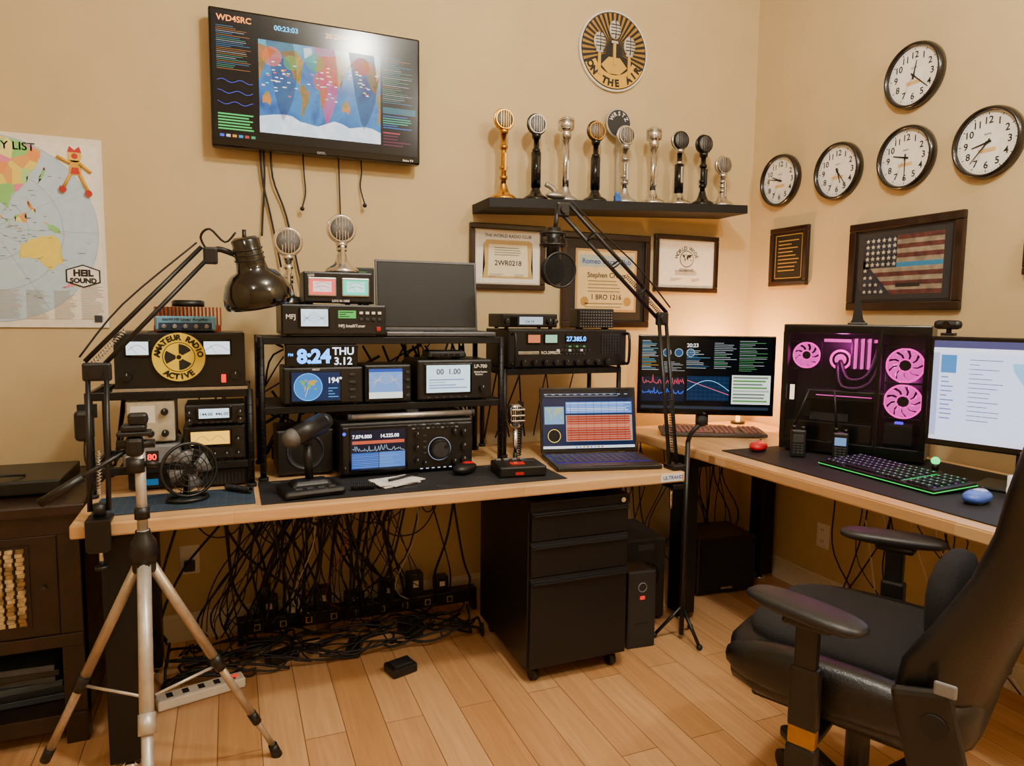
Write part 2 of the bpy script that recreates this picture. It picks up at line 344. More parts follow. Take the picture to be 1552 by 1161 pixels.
for c in range(10): lines(o,-.85+c*.085,-.775+c*.085,.165 if c>8 else .135,.03,22,-.003,[P('b9b9b4'),P('ccb8b0')],.35,c,(.6,1))
# mascot
o.disc((-.085,.615),.022,-.004,P('e8c23a')); o.disc((-.085,.615),.010,-.0045,P('c03020')); o.poly([(-.107,.628),(-.063,.628),(-.07,.65),(-.085,.636),(-.1,.65)],-.0046,P('c03020'))
o.poly([(-.1,.60),(-.07,.60),(-.065,.55),(-.105,.55)],-.004,P('d8a62c')); o.poly([(-.095,.575),(-.075,.575),(-.07,.552),(-.1,.552)],-.0045,P('c03020'))
for a,b in (((-.1,.55),(-.125,.50)),((-.07,.55),(-.045,.49)),((-.1,.59),(-.14,.61)),((-.07,.59),(-.035,.56))): o.tube([(a[0],-.004,a[1]),(b[0],-.004,b[1])],.006,P('d8a62c'),k=6,sub=1)
for b in ((-.125,.495),(-.045,.485)): o.disc(b,.012,-.011,P('b03020'))
o.poly([(-.13,.21),(-.075,.23),(-.02,.21),(-.02,.165),(-.075,.145),(-.13,.165)],-.004,P('1a1a1a')); o.poly([(-.125,.207),(-.075,.225),(-.025,.207),(-.025,.168),(-.075,.15),(-.125,.168)],-.0044,P('f2eee2'))
o.text('HEIL',-.075,.188,.032,P('1a1a1a'),-.005,'CENTER',bold=.06); o.text('SOUND',-.075,.163,.024,P('1a1a1a'),-.005,'CENTER',bold=.06)
o.q(-.045,.02,-.02,.045,-.004,P('333333'))
o.done()

# ---------------- on the air sign ----------------
o=O('on_air_sign',(1.71,2.965,2.56)); r=.182
o.cyl((0,0,0),(0,.015,0),r,P('d8d4cc'),seg=56); y=-.001
o.disc((0,0),r*.955,y,P('141210'),56)
for i in range(40):
    a=2*PI*i/40; da=.04
    if math.sin(a)<-.45: continue
    o.poly([(.04*math.cos(a),.04*math.sin(a)),(r*.93*math.cos(a-da),r*.93*math.sin(a-da)),(r*.93*math.cos(a+da),r*.93*math.sin(a+da))],y-.0005,P('a07624'))
o.poly([(r*.93*math.cos(t_),r*.93*math.sin(t_)) for t_ in [math.radians(205+i*5) for i in range(27)]]+[(r*.60*math.cos(t_),r*.60*math.sin(t_)) for t_ in [math.radians(335-i*5) for i in range(27)]],y-.002,P('d8a833'))
o.arct('ON THE AIR',0,0,r*.88,210,330,.044,P('15120d'),y-.003,True,bold=.06)
for x,z,h in ((-.08,-.01,.09),(0,.04,.12),(.08,-.01,.09)):
    o.box((x,-.004,z-.05),(.014,.006,.11),P('c9a040')); o.sph((x,-.006,z+h*.45),.032,P('b8b4aa',.4),(1,.3,1.35))
    for k in range(4): o.box((x,-.0155,z+h*.45-.022+k*.014),(.05,.002,.003),BLK)
    o.box((x,-.012,z+h*.45),(.003,.008,.08),BLK)
    o.box((x,-.006,z-.002),(.035,.006,.012),P('b8b4aa',.4),.002)
o.poly([(-.07,-.07),(-.03,-.03),(.03,-.03),(.07,-.07),(.03,-.105),(-.03,-.105)],-.004,P('c9a040'))
o.done()

# ---------------- shelf + mics ----------------
o=O('floating_shelf',(1.015,2.76,1.8055),(0,-math.atan(.045),0))
o.bb(0,1.345,0,.22,-.04,0,BLKM,.002); o.done()
def shz(x): return 1.8055+.045*(x-1.015)+.0015
def mic(x,y,z,h,mb,ms,mh,style=0,name='desk_microphone',R_=.041):
    o=O(name,(x,y,z)); k=h-2*R_-.01
    o.lathe((0,0,0),[(0,0),(.060,0),(.060,.008),(.052,.018),(.030,.03),(.020,.05),(.015,.07)],mb)
    if style==2:
        o.cyl((0,0,.05),(0,0,k),.016,ms); o.lathe((0,0,k),[(0,0),(.022,.004),(.024,.03),(.018,.038),(.032,.042),(.037,.062),(.033,.085),(.02,.1),(0,.105)],mh)
        for j in range(8): o.torus((0,0,k+.047+j*.006),.0355,.0015,CHR)
        o.box((0,-.02,k*.5),(.012,.02,.09),mb,.004)
    else:
        o.cyl((0,0,.05),(0,0,k-.01),.0125,ms)
        for zz in (.09,k*.45,k*.75): o.cyl((0,0,zz),(0,0,zz+.014),.018,mb)
        o.box((.0,-.018,k*.55),(.014,.02,.08),mb,.004)
        if style==1: o.cyl((0,0,.06),(0,0,k*.75),.022,ms)
        o.torus((0,0,k+.008+R_),R_+.002,.0045,mb,(PI/2,0,0),28,6)
        o.cyl((0,-.016,k+.008+R_),(0,.016,k+.008+R_),R_,mh,seg=28)
        o.sph((0,-.012,k+.008+R_),R_*.93,MESH,(1,.38,1)); o.sph((0,.012,k+.008+R_),R_*.93,mh,(1,.4,1))
        o.cyl((0,0,k-.012),(0,0,k+.008),.018,mb,.022)
        for j in (-.02,-.01,0,.01,.02): o.box((j,-.028+abs(j)*.2,k+.008+R_),(.0022,.002,2*math.sqrt(R_*R_*.8-j*j)),mh)
    o.done()
GB=mat('black_enamel','0e0e10',.2)
ml=[(1.12,.395,GOLD,GOLD,GOLD,0),(1.275,.385,BLKG,BLKG,SIL,1),(1.42,.375,SIL,CHR,CHR,2),(1.572,.375,GB,GB,GOLD,1),(1.728,.365,SIL,CHR,CHR,0),(1.882,.36,CHR,CHR,CHR,2),(2.03,.36,CHR,GB,GB,1),(2.17,.35,GB,GB,GB,0),(2.29,.255,CHR,CHR,CHR,0)]
for x,h,a,b,c,st in ml: mic(x,2.87,shz(x)+.003,h-.01,a,b,c,st)
o=O('call_sign_plaque',(1.728,2.935,shz(1.728)+.002)); o.bb(-.008,.008,0,.01,0,.36,SIL); o.cyl((0,0,.385),(0,.008,.385),.068,SIL,seg=30); o.disc((0,.385),.061,-.001,P('25262a'),30); o.arct('WRSTZ',0,.385,.035,150,30,.026,WHT,-.002); o.done()
o=O('curved_desk_microphone',(1.345,2.81,shz(1.345)+.005)); o.sph((0,0,.016),.04,SIL,(1.2,.6,.38)); o.tube([(0,0,.03),(-.02,0,.05),(-.05,0,.062)],.011,SIL); o.done()
o=O('trinket_figurine',(1.65,2.80,shz(1.65)+.002)); o.box((0,0,.014),(.03,.02,.028),P('2f5fae'),.004); o.sph((0,0,.034),.011,P('3f7fce')); o.done()

# ---------------- frames ----------------
def frame(name,x0,x1,z0,z1,y,side='b',w=.025,m=FRW,art=None,mt='d8cdb6',mw=.02):
    W=x1-x0;H=z1-z0
    if side=='b': o=O(name,(x0,YB-.022,z0))
    else: o=O(name,(XR-.022,x1,z0),(0,0,-PI/2))
    for a,b,c,d in ((0,W,0,w),(0,W,H-w,H),(0,w,w,H-w),(W-w,W,w,H-w)): o.bb(a,b,0,.02,c,d,m,.004)
    o.bb(w,W-w,.010,.019,w,H-w,P(mt)); 
    if art: art(o,w+mw,w+mw,W-w-mw,H-w-mw,.0085)
    o.done()
def cert(o,x0,z0,x1,z1,y,head,kind=0):
    W=x1-x0;H=z1-z0
    if kind==1:
        o.q(x0,z0,x1,z1,y,P('b8925a')); o.q(x0+.012,z0+.012,x1-.012,z1-.012,y-.0005,P('e0c48c')); o.q(x0+.02,z1-.085,x1-.02,z1-.03,y-.001,P('a8b4b0'))
        o.text('Romeo Oscar Club',(x0+x1)/2,z1-.07,.034,P('1c4c98'),y-.0015,'CENTER'); o.text('Stephen Crews',(x0+x1)/2,z0+H*.55,.034,P('33281c'),y-.001,'CENTER'); lines(o,x0+W*.2,x1-W*.2,z0+H*.52,z0+H*.3,4,y-.001,[P('8a7448')],.3,3,(.7,1))
        o.text('1 BRO 1216',(x0+x1)/2,z0+H*.2,.034,P('33281c'),y-.001,'CENTER'); lines(o,x0+W*.15,x1-W*.15,z0+H*.16,z0+H*.05,2,y-.001,[P('8a7448')],.3,9,(.8,1))
        for c_ in (x0+.05,x1-.05): o.disc((c_,z0+.05),.022,y-.001,P('b08838'))
    else:
        o.q(x0,z0,x1,z1,y,P('efeadf')); 
        if kind==0:
            o.poly([(x0+.03,z0+.02),(x1-.03,z0+.02),(x1-.04,z0+.07),(x1-.035,z1-.05),(x1-.05,z1-.04),(x0+.05,z1-.04),(x0+.035,z1-.06),(x0+.042,z0+.08)],y-.0005,P('c8a868'))
            o.poly([(x0+.055,z0+.03),(x1-.055,z0+.03),(x1-.06,z1-.06),(x0+.06,z1-.06)],y-.0008,P('eadfbd'))
        else:
            o.disc(((x0+x1)/2,z1-.085),.042,y-.0007,P('222222')); o.disc(((x0+x1)/2,z1-.085),.038,y-.001,P('e9e0cc')); worldmap(o,(x0+x1)/2-.034,z1-.11,(x0+x1)/2+.034,z1-.06,y-.0013,[P('222222')])
            o.arct('WORLD WIDE',(x0+x1)/2,z1-.095,.055,160,20,.027,P('222222'),y-.001)
        o.text(head,(x0+x1)/2,z1-(.028 if kind==0 else .148),.019,P('3a3a3a'),y-.001,'CENTER'); lines(o,x0+W*.28,x1-W*.28,z0+H*.7 if kind==0 else z0+H*.36,z0+H*.52 if kind==0 else z0+H*.24,4,y-.0015,[P('6a6558')],.3,5,(.7,1))
        if kind==0: o.text('2WR0218',(x0+x1)/2,z0+H*.34,.032,P('222222'),y-.0015,'CENTER')
        lines(o,x0+W*.2,x0+W*.45,z0+H*.18,z0+H*.1,3,y-.0015,[P('6a6558')],.3,6); lines(o,x0+W*.6,x1-W*.15,z0+H*.18,z0+H*.1,3,y-.0015,[P('6a6558')],.3,7)
frame('certificate_frame',1.00,1.37,1.434,1.728,0,art=lambda o,a,b,c,d,y:cert(o,a,b,c,d,y,'THE WORLD RADIO CLUB'),mt='cfc3a8',mw=.006)
frame('certificate_frame',1.455,1.942,1.265,1.715,0,art=lambda o,a,b,c,d,y:cert(o,a,b,c,d,y,'',1),mt='1a120d',mw=.045,w=.03)
frame('certificate_frame',1.968,2.355,1.444,1.731,0,art=lambda o,a,b,c,d,y:cert(o,a,b,c,d,y,'SIDEBAND',2),mt='e2dccd',mw=.008)
def plaque(o,a,b,c,d,y):
    o.q(a,b,c,d,y,P('15120f')); lines(o,a+.02,c-.02,d-.02,b+.03,9,y-.001,[P('a8843c')],.3,2,(.6,1)); 
    for q_ in ((a,b,c,b+.004),(a,d-.004,c,d),(a,b,a+.004,d),(c-.004,b,c,d)): o.q(*q_,y-.001,P('a8843c'))
frame('award_plaque',2.56,2.81,1.478,1.765,0,'r',art=plaque,mt='2a1a10',mw=.012)
def flag(o,a,b,c,d,y):
    o.q(a,b,c,d,y,P('2b2c30')); a+=.03;b+=.02;c-=.03;d-=.02;H=(d-b)/13
    o.q(a,b,c,d,y-.0004,P('7d7264'))
    st=[mat('flag_red_weathered','5a2e2c',.7,var=.5,scale=30),mat('flag_white_weathered','8e8471',.7,var=.35,scale=30),mat('flag_blue_weathered','1f2536',.7,var=.5,scale=20)]
    for i in range(13):
        m_=st[0] if i%2==0 else st[1]
        if i==6: m_=P('2f7fb0')
        o.q(a if i<6 else a+(c-a)*.44,b+i*H,c,b+(i+1)*H,y-.0006,m_)
    o.q(a,b+6*H,a+(c-a)*.44,d,y-.001,st[2]); o.poly([(a,b),(a+.14,b),(a,b+.15)],y-.001,st[2])
    def star(sx,sz,r0): o.poly([(sx+(r0 if k%2==0 else r0*.42)*math.sin(2*PI*k/10),sz+(r0 if k%2==0 else r0*.42)*math.cos(2*PI*k/10)) for k in range(10)],y-.0015,P('c0bcac'))
    for i in range(6):
        for j in range(5): star(a+.02+i*(c-a)*.44/6.2,b+6*H+.015+j*(7*H)/5.2,.011)
    for i in range(4):
        for j in range(4-i): star(a+.012+i*.028,b+.012+j*.03,.010)
    o.q((a+c)/2-.02,b+.03,(a+c)/2+.09,b+.045,y-.002,P('1c1c1c'))
frame('framed_flag',1.80,2.32,1.355,1.73,0,'r',w=.035,art=flag,mt='1c1917',mw=.012)
frame('picture_frame',1.22,1.585,1.475,1.61,0,'r',mt='c8b89a')

# ---------------- clocks ----------------
def clock(y,z,hr,mn):
    o=O('wall_clock',(XR-.001,y,z),(PI*0,0,-PI/2)); r=.128
    o.lathe((0,0,0),[(0,0),(r,0),(r,.014),(r*.965,.03),(r*.91,.034),(r*.87,.02),(r*.87,.012),(0,.012)],mat('clock_rim','120e0c',.25,coat=.4),rot=(PI/2,0,0),seg=48)
    yy=-.0135; o.disc((0,0),r*.865,yy,P('f4f2ec'),48)
    for h in range(1,13):
        a=PI/2-2*PI*h/12; o.text(str(h),r*.62*math.cos(a),r*.62*math.sin(a)-.012,.035,P('101010'),yy-.0006,'CENTER')
    for k in range(60):
        a=2*PI*k/60; L=.009 if k%5==0 else .005; w=.0016 if k%5==0 else .0007; ca,sa=math.cos(a),math.sin(a); r0=r*.83
        o.poly([(r0*ca-w*sa,r0*sa+w*ca),(r0*ca+w*sa,r0*sa-w*ca),((r0-L)*ca+w*sa,(r0-L)*sa-w*ca),((r0-L)*ca-w*sa,(r0-L)*sa+w*ca)],yy-.0005,P('101010'))
    def hand(a,L,w,dy,m):
        ca,sa=math.cos(a),math.sin(a); o.poly([(-.015*ca-w*sa,-.015*sa+w*ca),(-.015*ca+w*sa,-.015*sa-w*ca),(L*ca+w*.5*sa,L*sa-w*.5*ca),(L*ca-w*.5*sa,L*sa+w*.5*ca)],yy-dy,m)
    hand(PI/2-2*PI*(hr+mn/60)/12,.058,.004,.002,P('0a0a0a')); hand(PI/2-2*PI*mn/60,.088,.003,.003,P('0a0a0a')); hand(PI/2-2*PI*.58,.09,.0008,.004,P('0a0a0a'))
    o.cyl((0,yy,0),(0,yy-.006,0),.005,BLK,seg=12)
    o.text('quartz',0,.028,.01,P('444444'),yy-.0006,'CENTER'); o.q(-.032,-.034,.032,-.020,yy-.0008,P('e0b878'))
    o.done()
for c in ((2.765,2.0,9,47),(2.41,1.98,5,24),(2.07,1.97,9,30),(2.056,2.287,12,22),(1.74,1.957,8,37)): clock(*c)
o=O('wall_outlet',(XR-.0005,2.39,.30),(0,0,-PI/2)); o.box((0,-.003,0),(.072,.006,.116),WHT,.002)
for z in (-.027,.027):
    o.box((0,-.007,z),(.034,.003,.03),WHT,.001); o.box((-.006,-.009,z+.003),(.002,.001,.009),BLK); o.box((.006,-.009,z+.003),(.002,.001,.009),BLK)
o.done()
o=O('wall_outlet',(-.17,YB-.0005,.33)); o.box((0,-.003,0),(.072,.006,.116),WHT,.002); o.box((0,-.02,-.02),(.04,.03,.04),BLK,.004); o.done()

# ---------------- generic equipment ----------------
def case(o,W,D,H,m=BLK,z0=0,feet=.006,bev=.004):
    o.bb(-W/2,W/2,.004,D,z0+feet,z0+H,m,bev); o.bb(-W/2+.004,W/2-.004,0,.01,z0+feet+.004,z0+H-.004,m,.002)
    for x in (-W/2+.025,W/2-.025):
        for y in (.02,D-.03): o.cyl((x,y,z0),(x,y,z0+feet+.002),.008,BLKM,seg=10)
def rack(name,x0,x1,y0,y1,zs,zt,r=.011,z0=.7505,slab=True):
    o=O(name)
    for x in (x0,x1):
        for y in (y0,y1):
            o.cyl((x,y,z0),(x,y,zt),r,BLKS,seg=14); o.cyl((x,y,z0),(x,y,z0+.012),r*1.5,BLKM,seg=14)
            for i in range(int((zt-z0-.03)/.03)): o.torus((x,y,z0+.03+i*.03),r,.0012,BLKS,seg=12,k=4)
    for z in zs:
        for y in (y0,y1): o.bb(x0,x1,y-.006,y+.006,z-.024,z,BLKS,.002)
        for x in (x0,x1): o.bb(x-.006,x+.006,y0,y1,z-.024,z,BLKS,.002)
        if slab: o.bb(x0+.006,x1-.006,y0+.005,y1-.005,z-.012,z-.001,BLKM)
        else:
            n=int((x1-x0)/.025)
            for i in range(1,n): o.cyl((x0+i*(x1-x0)/n,y0,z-.003),(x0+i*(x1-x0)/n,y1,z-.003),.0028,BLKS,seg=6)
    return o.done()
rack('wire_rack',-.395,.055,2.38,2.68,(1.07,.84),1.070,slab=False)
rack('wire_rack',.095,.95,2.44,2.74,(1.235,1.0),1.2355)
rack('wire_rack',1.005,1.525,2.54,2.80,(1.105,),1.1055,.010)

o=O('linear_amplifier',(-.14,2.38,1.0715)); case(o,.37,.28,.18,BLK)
for x0,x1 in ((-.155,-.085),(.06,.145)):
    o.bb(x0,x1,-.006,0,.105,.158,BLKG,.002); o.q(x0+.005,.112,x1-.005,.152,-.0065,E('dfeaf2',1.8)); o.tube([(x0+.01,-.007,.125),((x0+x1)/2,-.007,.142),(x1-.01,-.007,.125)],.0008,P('222222'),k=4); o.tube([((x0+x1)/2,-.0075,.113),((x0+x1)/2-.02,-.0075,.14)],.0006,RED,k=4,sub=1)
for x in (-.15,.155): o.knob(x,.045,.014)
o.box((.12,-.004,.035),(.014,.01,.026),E('ff2018',2),.002)
for i in range(10): o.box((-.09+i*.02,.14,.181),(.008,.2,.002),GRY)
o.bb(-.19,.19,-.006,.0,.0,.009,SIL)
o.done()
o=O('radiation_warning_sign',(-.146,2.3732,1.176)); r=.077
o.cyl((0,-.004,0),(0,0,0),r,P('1a1712'),seg=48); o.disc((0,0),r*.97,-.0045,P('f0d22e'),48); o.disc((0,0),r*.60,-.005,P('17140e'),40); o.disc((0,0),r*.57,-.0053,P('f0d22e'),40)
for k in range(3):
    a0=math.radians(60+120*k); 
    A=[a0-PI/6+PI/3*i/8 for i in range(9)]
    o.poly([(r*.52*math.cos(a),r*.52*math.sin(a)) for a in A]+[(r*.14*math.cos(a),r*.14*math.sin(a)) for a in A[::-1]],-.006,P('17140e'))
o.disc((0,0),r*.09,-.0064,P('17140e'),20)
o.arct('AMATEUR RADIO',0,0,r*.69,172,8,.023,P('17140e'),-.006,bold=.05); o.arct('ACTIVE',0,0,r*.88,235,305,.024,P('17140e'),-.006,True,bold=.05)
o.done()
o=O('antenna_tuner_box',(-.125,2.38,1.252)); case(o,.17,.12,.05,P('6aa6cc')); o.bb(-.075,.075,-.002,0,.008,.03,P('1f3550'))
for i in range(5): o.knob(-.06+i*.03,.019,.007,MGR,.012)
o.text('600W HF Linear Amplifier',0,.036,.012,P('23282e'),-.003,'CENTER'); o.done()
o=O('copper_heatsink',(-.125,2.51,1.252)); cm=mat('copper_fins','a04a34',.35,.7)
o.bb(-.10,.10,0,.12,0,.02,cm)
for i in range(18): o.bb(-.098+i*.0115,-.094+i*.0115,0,.12,.02,.08,cm)
o.cyl((0,.06,.081),(0,.06,.10),.05,BLK,seg=24)
for i in range(4): o.torus((0,.06,.101),.01+i*.011,.0015,BLK,seg=24,k=4)
o.done()
def radio(name,x0,x1,z0,z1,y,D,face,m=BLK,rot=0):
    W=x1-x0;H=z1-z0; o=O(name,((x0+x1)/2,y,z0),(0,0,rot)); case(o,W,D,H,m); face(o,W,H); return o.done()
def f_mobile(o,W,H):
    o.bb(-W*.32,W*.28,-.008,0,H*.28,H*.92,BLKG,.003); o.q(-W*.27,H*.38,W*.23,H*.82,-.0085,E('c8e4f0',1.8)); o.text('144.00  446.00',-W*.02,H*.5,.014,P('152535'),-.0095,'CENTER')
    for x,z in ((-.42,.6),(.42,.6),(-.42,.25),(.42,.25)): o.knob(x*W,z*H,.011)
    for i in range(6): o.box((-W*.25+i*W*.1,-.004,H*.18),(.01,.006,.004),GRY)
radio('mobile_radio',-.135,.04,.958,1.026,2.36,.16,f_mobile)
def f_tuner(o,W,H):
    o.bb(-W*.42,W*.28,-.005,0,H*.42,H*.92,BLKG,.003); o.q(-W*.38,H*.5,W*.24,H*.86,-.0055,E('f2b83a',2)); 
    for k in (-.2,.05): o.tube([(W*k-.02,-.0065,H*.6),(W*k,-.0065,H*.74),(W*k+.02,-.0065,H*.6)],.0007,P('332200'),k=4)
    for i in range(5): o.knob(-W*.38+i*W*.19,H*.22,.009)
    o.knob(W*.38,H*.6,.011)
radio('power_meter',-.142,.040,.8405,.956,2.37,.2,f_tuner)
def f_psu(o,W,H):
    o.q(-W*.1,H*.25,W*.12,H*.75,-.001,P('200808')); o.text('80',-W*.08,H*.32,.026,E('ff2a20',3),-.002); 
    for x in (-.4,-.25,.3,.42): o.knob(W*x,H*.5,.008,SIL)
radio('bench_power_supply',-.31,-.15,.8405,.905,2.36,.2,f_psu,MGR)
def f_swr(o,W,H):
    o.q(-W*.4,H*.5,W*.1,H*.9,-.001,P('e2ddd0')); o.text('SWR',-W*.3,H*.6,.018,P('222222'),-.002)
    for x,z in ((.3,.75),(-.3,.25),(0,.25),(.3,.25)): o.knob(W*x,H*z,.011,BLK)
radio('swr_meter',-.30,-.165,.906,1.04,2.38,.16,f_swr,mat('beige_metal','b8ae98',.5))
o=O('power_supply_box',(-.03,2.40,.7505)); case(o,.15,.2,.062,BLK); 
for i in range(12): o.box((-.06+i*.011,-.001,.03),(.004,.003,.035),GRY)
o.done()
o=O('power_supply_box',(-.22,2.42,.7505)); case(o,.17,.2,.06,BLK); o.knob(.05,.03,.01); o.q(-.05,.018,.0,.038,-.001,E('3090d0',.4)); o.done()

def f_mfj(o,W,H):
    o.bb(-W*.34,-W*.05,-.006,0,H*.28,H*.9,BLKG,.002); o.q(-W*.32,H*.33,-W*.07,H*.85,-.0065,E('cfe6f2',1.8))
    for k in range(5): o.tube([(-W*.31+.0,-.0075,H*(.4+k*.08)),(-W*.2,-.0075,H*(.75-k*.08)),(-W*.08,-.0075,H*(.4+k*.08))],.0006,P('33506a'),k=4)
    o.q(W*.03,H*.58,W*.2,H*.82,-.001,E('5fd060',1)); lines(o,W*.04,W*.19,H*.8,H*.6,3,-.002,[P('103010')],.4)
    for i in range(4):
        for j in range(2): o.box((W*(.25+i*.06),-.003,H*(.75-j*.2)),(.012,.006,.009),WHT if j==0 else GRY,.001)
    o.text('MFJ',-W*.46,H*.55,.022,WHT,-.002); o.text('MFJ IntelliTuner',W*.03,H*.3,.014,WHT,-.002); o.box((W*.42,-.003,H*.25),(.014,.006,.014),RED,.001)
radio('automatic_antenna_tuner',.16,.51,1.2365,1.346,2.42,.26,f_mfj)
def f_ldg(o,W,H):
    for x,c in ((-.24,'ff5a50'),(.24,'38e0b8')):
        o.bb(W*x-W*.2,W*x+W*.2,-.008,0,H*.25,H*.82,SIL,.003); o.q(W*x-W*.18,H*.3,W*x+W*.18,H*.76,-.0085,E(c,1.7)); o.q(W*x-W*.13,H*.38,W*x+W*.13,H*.70,-.0088,E('ffd8d0' if x<0 else 'c8fff0',1.5))
        for k in (.5,.62): o.tube([(W*x-W*.11,-.0095,H*k),(W*x,-.0095,H*(k+.06)),(W*x+W*.11,-.0095,H*k)],.0008,P('301010'),k=4)
        o.tube([(W*x,-.0097,H*.40),(W*x-.018,-.0097,H*.62)],.0006,P('301010'),k=4,sub=1)
    o.text('LDG',-W*.44,H*.85,.011,WHT,-.002); o.text('LDG M-1000',-W*.1,H*.08,.011,WHT,-.002)
radio('dual_needle_meter',.235,.468,1.3465,1.457,2.44,.15,f_ldg)
o=O('small_equipment_box',(.445,2.60,1.3465)); case(o,.12,.07,.14,P('1d2a26')); o.q(-.03,.11,.03,.125,-.001,P('3a6a4a')); o.done()
def f_clock(o,W,H):
    o.q(-W*.48,H*.05,W*.48,H*.97,-.0012,E('05080f',.6)); o.text('8:24',-W*.34,H*.2,.064,E('3a9cff',4),-.002,bold=.045); o.text('PM',-W*.46,H*.5,.013,E('3a9cff',3),-.002); o.text('THU',W*.14,H*.55,.036,E('dcecff',2.2),-.002); o.text('3.12',W*.16,H*.1,.036,E('dcecff',2.2),-.002)
radio('digital_clock',.17,.412,1.134,1.2095,2.425,.05,f_clock,BLKG)
def f_arco(o,W,H):
    o.bb(-W*.42,W*.22,-.005,0,H*.1,H*.92,BLKG,.003); o.q(-W*.4,H*.14,W*.2,H*.88,-.0055,E('0c2c58',1))
    o.disc((-W*.2,H*.5),H*.35,-.006,E('2f7ac8',1.4)); worldmap(o,-W*.2-H*.24,H*.3,-W*.2+H*.24,H*.7,-.0065,[E('7ab040',1.3),E('c0a040',1.3)]); o.torus((-W*.2,-.006,H*.5),H*.35,.001,E('60c0ff',1.6),(PI/2,0,0),32,4)
    o.text('194°',W*.04,H*.6,.026,E('ffffff',2.2),-.007); lines(o,W*.05,W*.18,H*.5,H*.2,4,-.007,[E('50a0e0',1)],.35)
    o.tube([(-W*.2,-.007,H*.5),(-W*.2-.01,-.007,H*.25)],.001,E('ffd040',1.5),k=4,sub=1)
    for z in (.8,.6,.4,.2): o.box((W*.36,-.003,H*z),(.02,.006,.008),GRY,.001)
    o.text('ARCO',-W*.1,H*.925,.009,WHT,-.002,'CENTER')
radio('antenna_rotator_controller',.163,.427,1.0015,1.133,2.42,.2,f_arco)
def f_sdr(o,W,H):
    o.bb(-W*.45,W*.33,-.005,0,H*.1,H*.93,BLKG,.002); o.q(-W*.42,H*.14,W*.3,H*.9,-.0058,E('6a8ec8',1.6)); o.q(-W*.42,H*.14,W*.3,H*.3,-.0062,E('e0e8e0',1.6)); o.q(-W*.42,H*.82,W*.3,H*.9,-.0062,E('2848a0',1.6))
    for k in range(6): o.tube([(-W*.4,-.007,H*(.3+k*.09)),(-W*.06,-.007,H*(.82-k*.06)),(W*.28,-.007,H*(.3+k*.09))],.0006,P('e8f0ff'),k=4)
    for z in (.8,.6,.4,.2): o.box((W*.42,-.003,H*z),(.014,.006,.008),GRY,.001)
radio('station_monitor',.434,.598,1.0015,1.138,2.42,.18,f_sdr)
def f_lp(o,W,H):
    o.bb(-W*.42,W*.22,-.005,0,H*.18,H*.92,BLKG,.002); o.q(-W*.39,H*.22,W*.19,H*.88,-.0055,E('cfe8f2',1.7)); o.text('00  1.00',-W*.1,H*.66,.028,P('1c2c48'),-.0065,'CENTER'); lines(o,-W*.36,W*.16,H*.56,H*.3,4,-.0065,[E('80c890',1.2),E('8090c0',1.2),E('9ab8c8',1.4)],.4)
    o.text('LP-700',W*.25,H*.8,.018,WHT,-.002); o.text('Digital Station\n  Monitor',W*.25,H*.68,.009,WHT,-.002)
    for i in range(6): o.box((-W*.36+i*W*.1,-.003,H*.1),(.012,.006,.005),GRY,.001)
    o.knob(W*.36,H*.3,.012)
radio('digital_watt_meter',.622,.906,1.0015,1.152,2.42,.22,f_lp)
o=O('network_switch',(.745,2.46,1.1525)); case(o,.14,.1,.03,GRY); 
for i in range(5): o.box((-.05+i*.022,-.002,.015),(.015,.004,.01),BLKG)
o.done()
def f_hf(o,W,H):
    o.bb(-W/2+.004,W/2-.004,-.012,0,.012,H-.01,BLK,.006)
    o.q(-W*.445,H*.10,-W*.015,H*.93,-.0125,BLKG); o.q(-W*.43,H*.14,-W*.03,H*.88,-.013,E('0d1830',1))
    o.text('7.074.000',-W*.42,H*.73,.017,E('ffffff',2),-.014); o.text('14.225.00',-W*.22,H*.73,.017,E('ffffff',2),-.014)
    R=random.Random(5); pts=[(-W*.42+i*W*.38/60,-.014,H*.48+abs(R.gauss(0,.009))) for i in range(61)]; o.tube(pts,.0005,E('c0e8ff',1.6),k=3,sub=1)
    o.q(-W*.425,H*.17,-W*.23,H*.46,-.0135,E('2858b0',1.3)); o.q(-W*.225,H*.17,-W*.035,H*.46,-.0135,E('4a7ac8',1.3)); o.q(-W*.42,H*.62,-W*.04,H*.68,-.0135,E('c85a40',1.2)); lines(o,-W*.42,-W*.06,H*.44,H*.18,8,-.0138,[E('80a8e0',1.2),E('a0c0f0',1.2)],.12,4,(.8,1))
    kx=.23
    o.cyl((W*kx,-.012,H*.45),(W*kx,-.034,H*.45),.036,BLK,.034,seg=36); o.torus((W*kx,-.012,H*.45),.041,.0012,E('d0e0ff',.4),(PI/2,0,0)); o.cyl((W*kx,-.034,H*.45),(W*kx,-.035,H*.45),.028,GRY,seg=30); o.cyl((W*kx+.018,-.034,H*.45+.01),(W*kx+.018,-.037,H*.45+.01),.007,BLK)
    for x,z,r_ in ((.055,.75,.010),(.055,.5,.010),(.055,.25,.010),(.42,.75,.013),(.42,.48,.013),(.42,.22,.013),(.115,.2,.009),(.345,.78,.010),(.345,.2,.010),(-.475,.2,.006)): o.knob(W*x,H*z,r_,BLK,.018,-.012)
    for i in range(10):
        for j in range(2): o.box((W*(.03+i*.037),-.0135,H*(.86+j*.07)),(.011,.004,.005),GRY if (i+j)%3 else MGR,.001)
    for i in range(4): o.box((W*.115,-.0135,H*(.38+i*.11)),(.012,.004,.007),GRY,.001)
    for i in range(7): o.q(W*(.08+i*.045),H*.08,W*(.08+i*.045)+.01,H*.10,-.0128,E('e8e8ff',.8))
    o.disc((-W*.475,H*.82),.006,-.0128,E('3a50ff',1.8),20)
radio('hf_transceiver',.34,.815,.754,.942,2.375,.32,f_hf)
